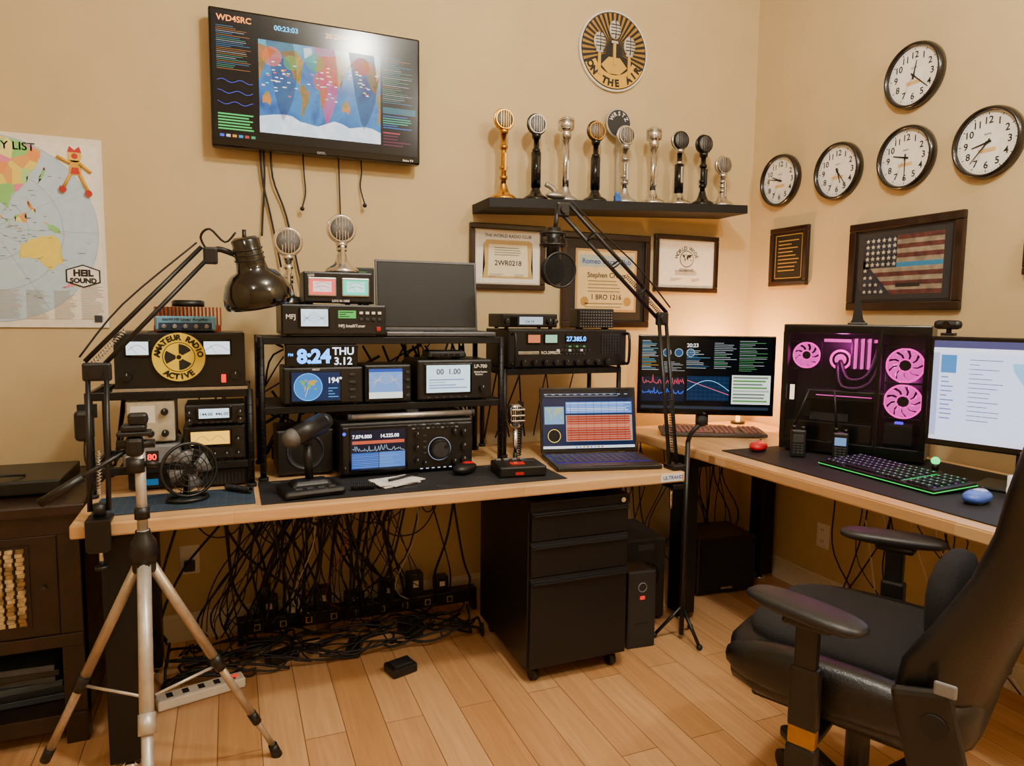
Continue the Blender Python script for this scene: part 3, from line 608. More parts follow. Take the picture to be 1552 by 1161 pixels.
o=O('external_speaker',(.235,2.46,.754)); case(o,.19,.22,.16,BLK); o.torus((0,-.001,.085),.06,.005,GRY,(PI/2,0,0)); o.lathe((0,.0,.085),[(0,-.008),(.02,-.006),(.055,.001)],BLKM,(PI/2,0,0)); o.done()
o=O('led_light_bar',(.60,2.405,.958)); o.cyl((-.22,0,0),(.22,0,0),.011,SIL,seg=16); o.cyl((-.23,0,0),(-.22,0,0),.013,GRY); o.cyl((.22,0,0),(.23,0,0),.013,GRY); o.bb(-.02,.02,-.003,.028,.005,.018,GRY); o.done()
mic(.20,2.60,1.3475,.265,CHR,CHR,CHR,0,R_=.045); mic(.375,2.525,1.4585,.20,CHR,CHR,CHR,0,R_=.045)
# cables behind the racks
o=O('equipment_wiring'); R=random.Random(31)
for i in range(60):
    x=R.uniform(.13,.92); x2=max(.12,min(.93,x+R.gauss(0,.2))); za=R.choice([.93,1.19,1.2,1.15]); zb=R.choice([.78,.80,1.02,1.04,.9])
    if zb>za: za,zb=zb,za
    o.tube([(x,2.765,za),((x+x2)/2+R.gauss(0,.03),2.79,(za+zb)/2+R.gauss(0,.02)),(x2,2.765,zb)],R.choice([.003,.004,.005,.0065]),RUB,k=5)
for i in range(14):
    x=R.uniform(-.35,.0); x2=max(-.38,min(.03,x+R.gauss(0,.1))); o.tube([(x,2.71,1.04),((x+x2)/2,2.73,.92),(x2,2.71,.78)],R.choice([.003,.004,.005]),RUB,k=5)
for i in range(8):
    x=R.uniform(1.04,1.5); x2=max(1.02,min(1.52,x+R.gauss(0,.12))); o.tube([(x,2.82,1.15),((x+x2)/2,2.83,.95),(x2,2.82,.78)],R.choice([.003,.004]),RUB,k=5)
o.bb(.14,.92,2.80,2.806,.7505,.80,RUB); o.done()
def laptop(name,loc,rz,W,D,HS,tilt,scr,keys,m=GRY,plate=None):
    o=O(name,loc,(0,0,rz)); o.box((0,0,.009),(W,D,.016),m,.004)
    o.box((0,D*.09,.0172),(W*.91,D*.64,.0008),plate or m)
    for r_ in range(5):
        for c_ in range(14): o.box((-W*.42+c_*W*.065,-D*.02+D*.34-r_*D*.12,.0185),(W*.055,D*.10,.003),keys,.001)
    o.box((0,-D*.38,.0175),(W*.3,D*.17,.001),BLK)
    M=Matrix.Translation((0,D/2,.018))@Matrix.Rotation(-tilt,4,'X')
    t=O('t'); t.bb(-W/2,W/2,0,.008,0,HS,m,.003); t.q(-W/2+.008,.012,W/2-.008,HS-.008,-.0006,BLKG)
    scr(t,-W/2+.01,.016,W/2-.01,HS-.011,-.0012)
    bmesh.ops.transform(t.bm,matrix=M,verts=t.bm.verts)
    idx=[o.mi(q_) for q_ in t.mats]
    for f in t.bm.faces: f.material_index=idx[f.material_index]
    me=bpy.data.meshes.new('tmp'); t.bm.to_mesh(me); t.bm.free(); o.bm.from_mesh(me)
    for k in t.kids: k.matrix_local=M@k.matrix_local; o.kids.append(k)
    o.done()
def s_off(t,a,b,c,d,y): t.q(a,b,c,d,y,mat('dead_screen','070808',.5)); t.text('hp',0,.004,.009,MGR,-.001,'CENTER')
laptop('laptop',(.724,2.55,1.2365),-.04,.408,.235,.275,.12,s_off,mat('laptop_keys','2a2b2e',.5),mat('silver_laptop','5a5c61',.4,.5))
def s_win(t,a,b,c,d,y):
    W=c-a;H=d-b; t.q(a,b,c,d,y,E('18264a',1)); t.q(a,d-H*.13,c,d,y-.0004,E('1a1c22',1)); lines(t,a+.01,c-.01,d-.01,d-H*.12,2,y-.0008,[E('8088a0',1)],.25,1,(.8,1))
    for i in range(12): t.q(a+W*.02+i*W*.08,d-H*.08,a+W*.055+i*W*.08,d-H*.06,y-.001,E('8aa0c0',1))
    t.q(a+W*.25,b+H*.60,c-W*.02,d-H*.20,y-.0004,E('4a78c8',1.5)); lines(t,a+W*.26,c-W*.03,d-H*.21,b+H*.61,6,y-.0008,[E('c8d8f0',1.5),E('88a8e0',1.5)],.5,2,(.9,1))
    t.q(a+W*.25,b+H*.12,c-W*.02,b+H*.57,y-.0004,E('b8988c',1.2)); lines(t,a+W*.26,c-W*.03,b+H*.56,b+H*.13,11,y-.0008,[E('c04a30',1.3),E('d87850',1.3),E('a83820',1.3)],.78,3,(.97,1))
    for i in range(8): t.q(a+W*(.3+i*.085),b+H*.13,a+W*(.303+i*.085),b+H*.8,y-.001,E('40303a',1))
    t.disc((a+W*.12,b+H*.22),H*.13,y-.0006,E('101418',1)); t.torus((a+W*.12,y-.001,b+H*.22),H*.11,.0012,E('e8d060',1.6),(PI/2,0,0),24,4)
    t.q(a+W*.02,b+H*.42,a+W*.23,b+H*.72,y-.0004,E('7aa8d0',1.2)); worldmap(t,a+W*.02,b+H*.42,a+W*.23,b+H*.72,y-.0008,[E('b0b890',1.2)])
    t.q(a,b,c,b+H*.045,y-.0008,E('e0e6f0',1.3)); 
    for i in range(8): t.q(a+W*(.35+i*.04),b+H*.01,a+W*(.37+i*.04),b+H*.035,y-.001,E(['3a7cff','e0a030','30a060','d04040'][i%4],1))
laptop('laptop',(1.315,2.315,.751),-.20,.405,.265,.262,.18,s_win,mat('backlit_keys','191a30',.45),BLK,plate=E('4a30e0',.5))
def f_amp(o,W,H):
    for sx in (-1,1): o.tube([(sx*W*.475,-.002,H*.12),(sx*W*.475,-.04,H*.16),(sx*W*.475,-.04,H*.84),(sx*W*.475,-.002,H*.88)],.006,BLK,k=8)
    for x in (-.30,-.16): 
        o.bb(W*x-.03,W*x+.03,-.006,0,H*.62,H*.9,BLKG,.002); o.q(W*x-.026,H*.66,W*x+.026,H*.86,-.0065,E('d87850',1.3) if x<-.2 else E('9fd8b0',1.2))
    o.bb(-W*.04,W*.14,-.006,0,H*.66,H*.88,BLKG,.002); o.text('27.385.0',-W*.035,H*.7,.026,E('3aa0ff',4),-.0075)
    for i in range(9): o.box((W*(-.1+i*.033),-.003,H*.46),(.012,.006,.009),GRY if i%3 else WHT,.001)
    for i in range(6):
        for j in range(2): o.box((W*(-.03+i*.03),-.003,H*(.56-j*.2)),(.010,.006,.007),E('60c060',.6) if j==0 and i%2 else GRY,.001)
    o.box((-W*.34,-.002,H*.4),(.09,.004,.012),SIL,.001); o.text('RCI-2995DX',-W*.24,H*.37,.016,WHT,-.003)
    for i in range(9): o.knob(W*(-.38+i*.088),H*.15,.0125 if i not in (0,8) else .015,BLK,.02,cap=SIL)
    for i in range(7):
        for j in range(7): o.box((W*.30+i*.0125-.01,-.0015,H*.38+j*.0125),(.009,.003,.0085),GRY)
radio('base_station_radio',1.012,1.548,1.1065,1.263,2.52,.26,f_amp)
def f_m2(o,W,H):
    o.q(-W*.2,H*.3,W*.22,H*.8,-.0015,E('b8c8d0',1.3)); o.text('CH 19',-W*.1,H*.4,.014,P('202830'),-.003); o.box((-W*.3,-.003,H*.5),(.03,.006,H*.6),BLKG,.001)
    for x in (-.43,.33,.43): o.knob(W*x,H*.5,.011)
radio('mobile_radio',.985,1.225,1.264,1.324,2.52,.16,f_m2)
def f_sp(o,W,H):
    for i in range(13):
        for j in range(6): o.box((-W*.42+i*W*.07,-.001,H*.14+j*H*.14),(.005,.002,.005),MGR)
radio('external_speaker',1.315,1.485,1.264,1.348,2.52,.08,f_sp)

# ---------------- desk small items ----------------
o=O('desk_fan',(-.12,2.23,.7545),(0,0,.35)); 
o.torus((0,.02,.006),.055,.006,BLK,sc=(1,.8,1)); o.cyl((0,.045,.006),(0,.03,.09),.007,BLK)
for R_ in (.078,.062,.046,.03,.014): o.torus((0,-.018 if R_<.07 else 0,.095),R_,.0016 if R_<.07 else .005,BLK,(PI/2-.1,0,0),36,6)
for i in range(16):
    a=2*PI*i/16; o.tube([(.012*math.cos(a),-.02,.095+.012*math.sin(a)),(.05*math.cos(a+.25),-.018,.095+.05*math.sin(a+.25)),(.078*math.cos(a+.4),0,.095+.078*math.sin(a+.4))],.0012,BLK,k=5)
for i in range(4):
    a=2*PI*i/4+.3
    o.loft([[(.01*math.cos(a+q_)+.0,.0+q_*.01,.095+.01*math.sin(a+q_)) for q_ in (-.5,.5)]+[(.01*math.cos(a+q_),.003+q_*.01,.095+.01*math.sin(a+q_)) for q_ in (.5,-.5)],[(.065*math.cos(a+q_),.0+q_*.03,.095+.065*math.sin(a+q_)) for q_ in (-.45,.45)]+[(.065*math.cos(a+q_),.003+q_*.03,.095+.065*math.sin(a+q_)) for q_ in (.45,-.45)]],MGR)
o.cyl((0,-.005,.095),(0,.035,.095),.02,BLK); o.done()
o=O('base_microphone',(.225,2.205,.754),(0,0,.15))
o.box((0,0,.014),(.19,.13,.026),BLK,.012); o.box((0,.015,.034),(.13,.08,.02),BLK,.009,taper=(.8,.7))
for i in range(4): o.box((-.05+i*.034,-.045,.028),(.022,.018,.006),GRY,.002)
o.cyl((0,.02,.04),(-.005,.02,.16),.013,BLK); o.sph((-.005,.02,.165),.019,BLK); 
o.torus((-.005,.02,.175),.022,.006,BLK,(0,PI/2,0)); o.cyl((-.06,-.02,.182),(.045,.03,.215),.030,BLK,.033,seg=24); o.sph((-.06,-.02,.182),.031,MESH,(1,1,1)); o.cyl((.045,.03,.215),(.07,.042,.223),.033,BLK,.02,seg=24); o.done()
o=O('vintage_microphone',(.985,2.375,.754))
o.cyl((0,0,0),(0,0,.012),.036,BLK,seg=28); o.cyl((0,0,.012),(0,0,.14),.009,CHR); 
o.sph((0,0,.190),.030,CHR,(1,.85,1.5),e=3); 
for i in range(-3,4): o.box((i*.0075,-.024,.193),(.003,.008,.066),BLK,.001)
for z in (.172,.192,.214): o.box((0,-.0235,z),(.055,.01,.006),CHR,.002)
o.done()
o=O('station_controller',(.945,2.25,.754),(0,0,-.1)); o.box((0,0,.02),(.17,.14,.038),BLK,.006); o.q(-.03,.01,.0,.02,-.071,RED); o.box((-.01,-.02,.041),(.05,.03,.004),E('ff3020',.5),.001); o.box((.04,.02,.041),(.05,.03,.004),GRY,.001)
for i in range(4): o.box((-.06+i*.03,.05,.042),(.018,.01,.006),MGR,.001)
o.done()
def mouse(name,x,y,z,rz,m1,m2):
    o=O(name,(x,y,z),(0,0,rz)); o.sph((0,0,.019),.032,m1,(1,1.75,.6),e=2.4); o.sph((0,.014,.0245),.026,m2,(.85,1.35,.62),e=2.4); o.box((0,.03,.040),(.006,.014,.008),BLK,.002); o.bb(-.02,.02,-.035,.035,0,.004,BLK); o.done()
rg=mat('red_gloss','c01822',.25)
mouse('computer_mouse',.765,2.31,.754,-.9,BLK,rg)
mouse('computer_mouse',1.985,2.20,.7795,-1.0,rg,rg)
mouse('computer_mouse',2.03,1.335,.7795,-1.35,mat('blue_lit','4a6ad0',.3),mat('pale_blue','a8b8e8',.3))
o=O('spiral_notepad',(.50,2.25,.754),(0,0,.35)); 
for i,(dx,r_) in enumerate(((0,0),(.02,.2),(-.005,-.15))): o.box((dx,0,.003+i*.003),(.14,.10,.0025),P('e8e6e2'),rot=(0,0,r_))
for i in range(6): o.box((0,-.03+i*.012,.0108),(.09,.0008,.0003),P('8088a8'),rot=(0,0,-.15))
for i in range(12): o.torus((-.055+i*.01,.048,.006),.005,.0008,SIL,(0,PI/2,0),12,4)
o.cyl((-.03,-.01,.016),(.10,.015,.016),.0045,BLK); o.done()
def coil(o,a,b,n,R_,r,m,sag=.0):
    a=Vector(a);b=Vector(b);d=(b-a);u=d.normalized().orthogonal().normalized();w=d.normalized().cross(u);pts=[]
    for i in range(n*10+1):
        t_=i/(n*10);th=2*PI*n*t_; p=a+d*t_+u*R_*math.cos(th)+w*R_*math.sin(th); p.z-=sag*4*t_*(1-t_); pts.append(p)
    o.tube(pts,r,m,k=5,sub=1)
o=O('coiled_cord')
coil(o,(-.02,2.33,.766),(.05,2.26,.766),14,.008,.0028,RUB); o.done()
o=O('coiled_cord'); coil(o,(.345,2.20,.766),(.42,2.19,.766),13,.009,.003,RUB); o.done()
o=O('coiled_cord'); coil(o,(1.06,2.50,.98),(1.05,2.50,.765),22,.010,.003,RUB); o.done()

# ---------------- desk lamp ----------------
o=O('swing_arm_lamp')
B=(-.335,2.10,.75)
o.bb(-.365,-.305,2.065,2.13,.7505,.765,BLK,.003); o.bb(-.365,-.305,2.06,2.075,.68,.765,BLK,.003); o.bb(-.36,-.31,2.06,2.12,.675,.69,BLK,.003); o.cyl((-.335,2.10,.62),(-.335,2.10,.69),.006,CHR); o.cyl((-.335,2.10,.62),(-.335,2.10,.63),.018,BLK)
e1=Vector((-.335,2.16,1.15)); top=Vector((-.045,2.24,1.48))
for dx in (-.022,.022):
    o.cyl((B[0]+dx,2.10,.78),(e1.x+dx,e1.y,e1.z),.0065,BLK,seg=10); 
off=Vector((-.02,0,.02))
o.cyl(e1,top,.0065,BLK,seg=10); o.cyl(e1+off*1.4,top+off*1.2,.0065,BLK,seg=10)
o.box(e1,(.07,.02,.05),BLK,.006); o.cyl(e1-Vector((0,.02,0)),e1+Vector((0,.02,0)),.016,BLK); o.cyl((B[0],2.10,.765),(B[0],2.10,.80),.016,BLK)
a=Vector((-.335,2.11,.82)); 
coil(o,a,a+Vector((0,.02,.12)),14,.006,.0013,CHR); coil(o,e1+off*.8,e1+off*.8+(top-e1)*.3,16,.006,.0013,CHR)
o.tube([e1+off*2,e1+off*2.6+(top-e1)*.4,top+off*1.8],.003,RUB)
o.box(top,(.04,.02,.05),BLK,.006)
o.tube([top,top+Vector((.02,0,.02)),top+Vector((.07,0,.005))],.009,BLK)
o.tube([top+Vector((0,0,0)),top+Vector((-.025,-.01,.05)),top+Vector((.0,-.02,.075)),top+Vector((.04,-.01,.04)),top+Vector((.07,-.01,.07))],.0035,RUB)
hc=Vector((.068,2.22,1.443)); 
rot=(math.radians(10),math.radians(-12),0)
prof=[(0,.096),(.030,.096),(.040,.088),(.042,.02),(.046,-.003),(.066,-.012),(.086,-.035),(.098,-.065),(.101,-.09),(.098,-.105),(.094,-.105),(.096,-.09),(.092,-.065),(.08,-.035),(.05,-.015),(.0,-.01)]
o.lathe(hc,prof,mat('black_lacquer','050506',.1,coat=.6),rot,36)
for k in range(3): o.torus(hc+Euler(rot).to_matrix()@Vector((0,0,.03+k*.015)),.0425,.002,BLK,rot)
o.cyl(hc+Vector((-.02,0,.08)),hc+Vector((-.02,0,.115)),.006,BLK)
o.sph(hc+Vector((.01,0,-.05)),.03,mat('frosted_bulb','e8e4da',.3))
o.done()
o=O('handheld_cb_microphone',(-.40,2.33,.98)); o.box((0,0,0),(.05,.035,.09),BLK,.012); o.tube([(0,0,-.04),(.0,-.01,-.1),(.02,0,-.18),(.0,.02,-.22)],.003,RUB); o.bb(-.02,.03,.015,.03,.02,.06,BLKM); o.done()

# ---------------- boom arm mic ----------------
o=O('boom_arm_microphone')
b0=Vector((1.527,2.14,.75)); e=Vector((1.535,2.25,1.31)); tp=Vector((1.105,2.25,1.69))
o.bb(1.505,1.55,2.10,2.17,.7505,.77,BLK,.004); o.bb(1.505,1.55,2.10,2.17,.68,.70,BLK,.004); o.bb(1.546,1.562,2.10,2.17,.68,.77,BLK,.003); o.cyl((1.525,2.14,.6),(1.525,2.14,.69),.006,CHR)
for dx in (-.014,.018): o.cyl(b0+Vector((dx,0,.02)),e+Vector((dx,0,0)),.0075,BLK,seg=10)
coil(o,b0+Vector((0,0,.06)),b0+Vector((.0,.03,.28)),24,.007,.0014,GRY)
n=Vector((.02,0,.024))
o.cyl(e-n*.4,tp-n*.4,.0075,BLK,seg=10); o.cyl(e+n,tp+n,.0075,BLK,seg=10); coil(o,e+n*.3,e+n*.3+(tp-e)*.4,30,.007,.0014,GRY)
for p in (e,tp): o.box(p,(.05,.022,.05),BLK,.006); o.cyl(p-Vector((0,.02,0)),p+Vector((0,.02,0)),.014,BLK)
for s_ in (.25,.5,.75): o.torus(e+(tp-e)*s_+n*.3,.022,.003,RUB,(0,-.72,0))
o.tube([e+n*1.8,e+(tp-e)*.35+n*2.2,e+(tp-e)*.7+n*1.7,tp+n*1.5],.003,RUB)
mc=Vector((1.07,2.25,1.475))
o.cyl(tp+Vector((-.02,0,.0)),tp+Vector((-.03,0,-.08)),.008,BLK)
o.cyl(mc+Vector((0,0,.04)),mc+Vector((0,0,.15)),.024,BLK,.026,seg=24); o.torus(mc+Vector((0,0,.09)),.045,.005,BLK); o.torus(mc+Vector((0,0,.13)),.045,.005,BLK)
for k in range(6):
    a=2*PI*k/6; o.cyl(mc+Vector((.045*math.cos(a),.045*math.sin(a),.09)),mc+Vector((.026*math.cos(a+.5),.026*math.sin(a+.5),.11)),.0015,RUB,seg=5); o.cyl(mc+Vector((.045*math.cos(a),.045*math.sin(a),.13)),mc+Vector((.045*math.cos(a),.045*math.sin(a),.09)),.002,BLK,seg=5)
o.sph(mc,.045,mat('black_foam','0b0b0c',.95,bump=1,scale=350),(1,1,1.15))
o.torus(mc+Vector((-.0,-.058,.0)),.060,.004,BLK,(PI/2,0,0)); o.cyl(mc+Vector((0,-.059,0)),mc+Vector((0,-.057,0)),.058,mat('pop_mesh','0b0b0c',.9,alpha=.6),seg=32)
o.done()

# ---------------- tripod ----------------
o=O('camera_tripod'); TM=mat('tripod_aluminium','c4c0b8',.38,.5); TM2=mat('tripod_champagne','b3a48f',.38,.5)
c=Vector((-.215,1.93,.705))
o.cyl(c+Vector((0,0,-.14)),c+Vector((0,0,.06)),.014,TM); o.lathe(c,[(0,-.02),(.03,-.02),(.034,0),(.03,.03),(.02,.045),(.017,.06)],BLK)
o.cyl(c+Vector((0,0,.05)),c+Vector((0,0,.28)),.0125,TM)
feet=[Vector((-.535,2.09,.012)),Vector((.10,2.07,.012)),Vector((-.19,1.57,.012))]
for i,f in enumerate(feet):
    d=(f-c); s0=c+d.normalized()*.03; mm_=TM if i==2 else TM2; q_=1.25 if i==2 else 1
    o.cyl(s0,c+d*.5,.013*q_,mm_,seg=12); o.cyl(c+d*.48,c+d*.54,.0155*q_,mm_ if i==2 else BLK,seg=12); o.cyl(c+d*.5,c+d*.8,.0105*q_,mm_,seg=12); o.cyl(c+d*.78,c+d*.83,.013*q_,BLK,seg=12); o.cyl(c+d*.8,c+d*.97,.0085*q_,mm_,seg=12); o.cyl(c+d*.96,f-Vector((0,0,.012)),.013,BLK,.016,seg=12)
    o.box(s0,(.03,.03,.05),BLK,.008)
    h=Vector((c.x,c.y,.32)); o.cyl(h,c+d*.52,.004,TM,seg=8)
o.cyl((c.x,c.y,.30),(c.x,c.y,.56),.007,TM); o.sph((c.x,c.y,.32),.014,BLK)
t0=c+Vector((-.01,0,.26))
o.cyl(t0-Vector((0,0,.05)),t0-Vector((0,0,.015)),.022,BLK); o.box(t0+Vector((0,0,.015)),(.042,.04,.05),BLK,.012); o.box(t0+Vector((0,0,.048)),(.075,.05,.012),BLK,.004); o.box(t0+Vector((0.0,0,.062)),(.055,.045,.018),BLK,.006)
o.cyl(t0+Vector((-.04,0,.02)),t0+Vector((.045,0,.02)),.011,BLK); o.cyl(t0+Vector((-.01,0,.01)),t0+Vector((-.18,-.03,-.09)),.0055,BLK); o.cyl(t0+Vector((-.11,-.02,-.05)),t0+Vector((-.20,-.03,-.105)),.011,BLK)
o.cyl(t0+Vector((.02,0,-.03)),t0+Vector((.05,0,-.035)),.008,BLK); o.cyl(c+Vector((0,0,.09)),c+Vector((0,0,.12)),.018,BLK)
o.box(t0+Vector((.01,-.01,.085)),(.045,.025,.03),BLK,.008)
o.done()

# ---------------- left cabinet ----------------
o=O('wooden_cabinet')
x0,x1,y0,y1=-1.22,-.43,2.36,2.92
o.bb(x0-.02,x1+.02,y0-.03,y1,.715,.75,DKW,.006); 
o.bb(x0,x0+.025,y0,y1,.06,.715,DKW); o.bb(x1-.025,x1,y0,y1,.06,.715,DKW); o.bb(x0,x1,y1-.02,y1,.06,.715,DKW)
for x in (x0,x1-.06): o.bb(x,x+.06,y0-.005,y0+.05,0,.715,DKW,.003)
o.bb(x0,x1,y0,y1,.315,.345,DKW); o.bb(x0,x1,y0,y1,.06,.09,DKW); o.bb(x0,x1,y0-.012,y0,.31,.35,DKW,.003); o.bb(x0,x1,y0-.012,y0,.05,.10,DKW,.003); o.bb(x0,x1,y0-.008,y0,.655,.715,DKW,.003)
s1=mat('rattan_cream','b89f70',.6,var=.45,scale=60,bump=.6); s2=mat('rattan_tan','8a6c3c',.6,var=.5,scale=60,bump=.6)
for a,b in ((x0+.06,-.84),(-.81,x1-.06)):
    o.bb(a,b,y0-.006,y0+.012,.35,.655,DKW,.003); o.bb(a+.05,b-.07,y0-.010,y0-.004,.38,.63,DKW)
    n=7
    for i in range(n):
        w=(b-a-.13)/n; xa=a+.055+i*w
        for j in range(19):
            zz=.392+j*.0122; o.bb(xa+(0 if j%2 else .003),xa+w*.8-(.003 if j%2 else 0),y0-.018,y0-.008,zz,zz+.0112,s1 if (i+j//3)%3 else s2,.001)
    o.cyl((b-.035,y0-.006,.5),(b-.035,y0-.02,.5),.006,GRY)
o.done()
o=O('stack_of_binders',(-.66,2.62,.0905)); R=random.Random(5)
for i in range(6): o.box((R.uniform(-.01,.01),R.uniform(-.01,.01),.012+i*.022),(.28,.34,.02),mat('binder_%d'%(i%3),['3c4650','23282e','4a545e'][i%3],.3),.002,rot=(0,0,R.uniform(-.1,.1)))
o.done()
o=O('black_receiver_box',(-.70,2.45,.7505)); case(o,.42,.3,.05,BLK); o.tube([(.0,.05,.054),(.05,.02,.067),(.1,.08,.054)],.004,RUB); o.done()

# ---------------- under desk ----------------
o=O('filing_cabinet',(0,0,0)); fx0,fx1,fy0,fy1=.95,1.35,2.145,2.66; CB=mat('cabinet_black_steel','131316',.4,.2)
o.bb(fx0,fx1,fy0+.02,fy1,.055,.67,CB,.004); o.bb(fx0,fx1,fy0-.0,fy0+.02,.635,.67,CB,.003)
for a,b in ((.53,.63),(.40,.515),(.065,.385)):
    o.bb(fx0+.006,fx1-.006,fy0,fy0+.02,a,b,CB,.003)
for a in (.63,.515,.385): o.bb(fx0+.004,fx1-.004,fy0+.004,fy0+.02,a,a+.012,BLKM); o.bb(fx0+.01,fx1-.01,fy0-.012,fy0+.002,a-.012,a-.004,CB,.002)
o.cyl((fx1-.03,fy0-.004,.65),(fx1-.03,fy0,.65),.009,CHR)
for x in (fx0+.04,fx1-.04):
    for y in (fy0+.05,fy1-.05):
        o.cyl((x,y,.03),(x,y,.06),.008,GRY); o.cyl((x-.012,y,.025),(x+.012,y,.025),.025,BLK)
o.done()
o=O('folded_black_bag',(1.17,2.34,.671)); o.sph((0,0,.018),.14,BLKM,(1.25,1.1,.125),e=4); o.done()
o=O('ups_battery_backup',(1.49,2.26,0),(0,0,-.08)); o.bb(-.06,.06,.012,.15,.005,.31,BLK,.008); o.bb(-.062,.062,0,.02,.0,.315,mat('ups_front','1f2023',.45),.006); o.q(-.01,.2,.012,.215,-.001,E('ff2a20',1)); o.torus((0,-.001,.25),.018,.002,MGR,(PI/2,0,0)); o.q(-.03,.1,.03,.105,-.001,BLKM); o.done()
o=O('computer_subwoofer',(1.635,2.46,0),(0,0,-.1)); o.bb(-.095,.095,0,.3,.01,.37,BLKM,.01); o.torus((0,-.001,.2),.06,.005,BLKG,(PI/2,0,0)); o.lathe((0,0,.2),[(0,-.004),(.03,-.002),(.058,.001)],BLK,(PI/2,0,0)); o.bb(-.04,.04,-.002,0,.32,.345,GRY); o.done()
o=O('computer_subwoofer',(2.17,2.58,0),(0,0,-.1)); o.bb(-.16,.16,0,.25,.01,.28,BLK,.01); o.bb(-.15,.15,-.004,.0,.02,.27,FAB); o.bb(-.03,.03,-.006,-.004,.03,.04,SIL); o.done()
o=O('microphone_stand',(1.69,2.27,0))
o.cyl((0,0,.02),(0,0,.82),.010,BLK); 
for k in range(3):
    a=2*PI*k/3+.6; o.cyl((0,0,.14),(.11*math.cos(a),.11*math.sin(a),.012),.007,BLK)
    o.sph((.11*math.cos(a),.11*math.sin(a),.012),.012,RUB)
o.tube([(0,0,.82),(.01,-.01,.86),(.05,-.02,.90)],.010,BLK); o.sph((.05,-.02,.905),.022,BLKM,(1.2,.8,1)); o.done()
o=O('cable_tray',(0,0,0)); o.bb(.0,1.0,2.84,2.90,.04,.10,BLK,.006)
o.bb(.0,.02,2.84,2.90,0,.05,BLK); o.bb(.98,1.0,2.84,2.90,0,.05,BLK)
for i in range(9): o.bb(.06+i*.1,.085+i*.1,2.838,2.841,.055,.08,P('c8a838')); o.bb(.064+i*.1,.081+i*.1,2.837,2.8385,.058,.077,BLK)
o.done()
o=O('power_strip',(-.12,2.50,0),(0,0,.25)); o.box((0,0,.02),(.28,.06,.035),WHT,.006)
for i in range(5): o.box((-.1+i*.05,0,.038),(.02,.03,.002),GRY)
o.box((.11,0,.04),(.02,.015,.006),E('ff3020',1),.001); o.done()
R=random.Random(21)
for i,(x,m_,s_) in enumerate(((.22,WHT,(.06,.05,.07)),(.33,BLK,(.07,.06,.09)),(.46,BLK,(.08,.06,.05)),(.60,BLK,(.07,.06,.08)),(.72,BLK,(.07,.06,.1)),(.84,BLK,(.06,.05,.07)),(.12,BLK,(.07,.05,.08)))):
    o=O('power_adapter',(x,2.87,.1005)); o.box((0,0,s_[2]/2),s_,m_,.006); o.q(-.012,s_[2]*.4,.012,s_[2]*.7,-s_[1]/2-.001,P('d8d4c8') if m_ is BLK else P('666666')); 
    o.done()
o=O('foot_switch',(.555,2.42,0),(0,0,.3)); o.box((0,0,.018),(.10,.08,.034),BLK,.006); o.box((0,-.005,.038),(.08,.05,.012),BLKM,.004,rot=(.1,0,0)); o.done()
o=O('cable_bundle')
for i in range(84):
    x=R.triangular(-.25,.92,.2); x2=max(-.25,min(.93,x+R.gauss(0,.14))); y=R.uniform(2.55,2.69); r=R.choice([.002,.0028,.0035,.005,.0055]); mz=R.uniform(.22,.5)
    pts=[(x,y,.70),(x+R.gauss(0,.015),y+.02,R.uniform(.58,.65)),((x+x2)/2+R.gauss(0,.03),R.uniform(2.68,2.8),mz),(x2+R.gauss(0,.02),R.uniform(2.74,2.82),mz*.5),(x2,R.uniform(2.78,2.83),R.uniform(.05,.12))]
    o.tube(pts,r,RUB,k=5,sub=5)
for i in range(44):
    x=R.uniform(-.2,.8); pts=[]; y=R.uniform(2.62,2.8); a=R.uniform(0,6)
    for j in range(7): pts.append((max(-.24,min(.93,x)),max(2.57,min(2.82,y)),.006+R.uniform(0,.06))); a+=R.gauss(0,.9); x+=.12*math.cos(a); y+=.07*math.sin(a)
    o.tube(pts,R.choice([.003,.004,.005]),RUB,k=5,sub=6)
for i in range(18):
    x=R.uniform(-.2,.7); w=R.uniform(.1,.4); s_=R.uniform(.06,.26); o.tube([(x,2.68,.69),(x+w*.25,2.66,.69-s_*.8),(x+w*.5,2.66,.69-s_),(x+w*.75,2.66,.69-s_*.8),(min(.93,x+w),2.68,.69)],.003,RUB,k=5,sub=6)
for c_ in ('b8b8b0','d0d0c8','8a2020'): 
    x=R.uniform(-.1,.7); o.tube([(x,2.65,.7),(x+.03,2.7,.45),(x-.05,2.76,.2),(x+.02,2.82,.1)],.0025,P(c_),k=5,sub=6)
for x,y in ((.15,2.66),(.42,2.63),(.66,2.70)): o.box((x,y,.02),(.11,.055,.038),BLK,.006,rot=(0,0,x*3))
o.done()
o=O('cable_bundle')
for i in range(26):
    x=R.uniform(1.65,2.42); y=R.uniform(2.86,2.90); pts=[(x,y,.725),(x+R.gauss(0,.03),y+.01,.5),(x+R.gauss(0,.06),R.uniform(2.88,2.93),.25),(x+R.gauss(0,.1),R.uniform(2.87,2.93),.02)]
    pts=[(min(2.5,max(1.62,a)),b,c) for a,b,c in pts]; o.tube(pts,R.choice([.0025,.0035]),RUB,k=5,sub=5)
o.done()
o=O('cable_bundle')
for i in range(18):
    y=R.uniform(1.6,2.3); o.tube([(2.45,y,.66),(2.5,y+R.gauss(0,.05),.5),(2.525,y+R.gauss(0,.09),.25),(2.52,y+R.gauss(0,.12),.02)],R.choice([.0025,.0035]),RUB if i%5 else P('c8c4b8'),k=5,sub=5)
o.done()
o=O('power_strip',(2.42,2.05,0)); o.box((0,0,.022),(.06,.55,.04),BLK,.006); 
for i in range(6): o.box((0,-.22+i*.09,.043),(.025,.03,.002),GRY)
o.done()

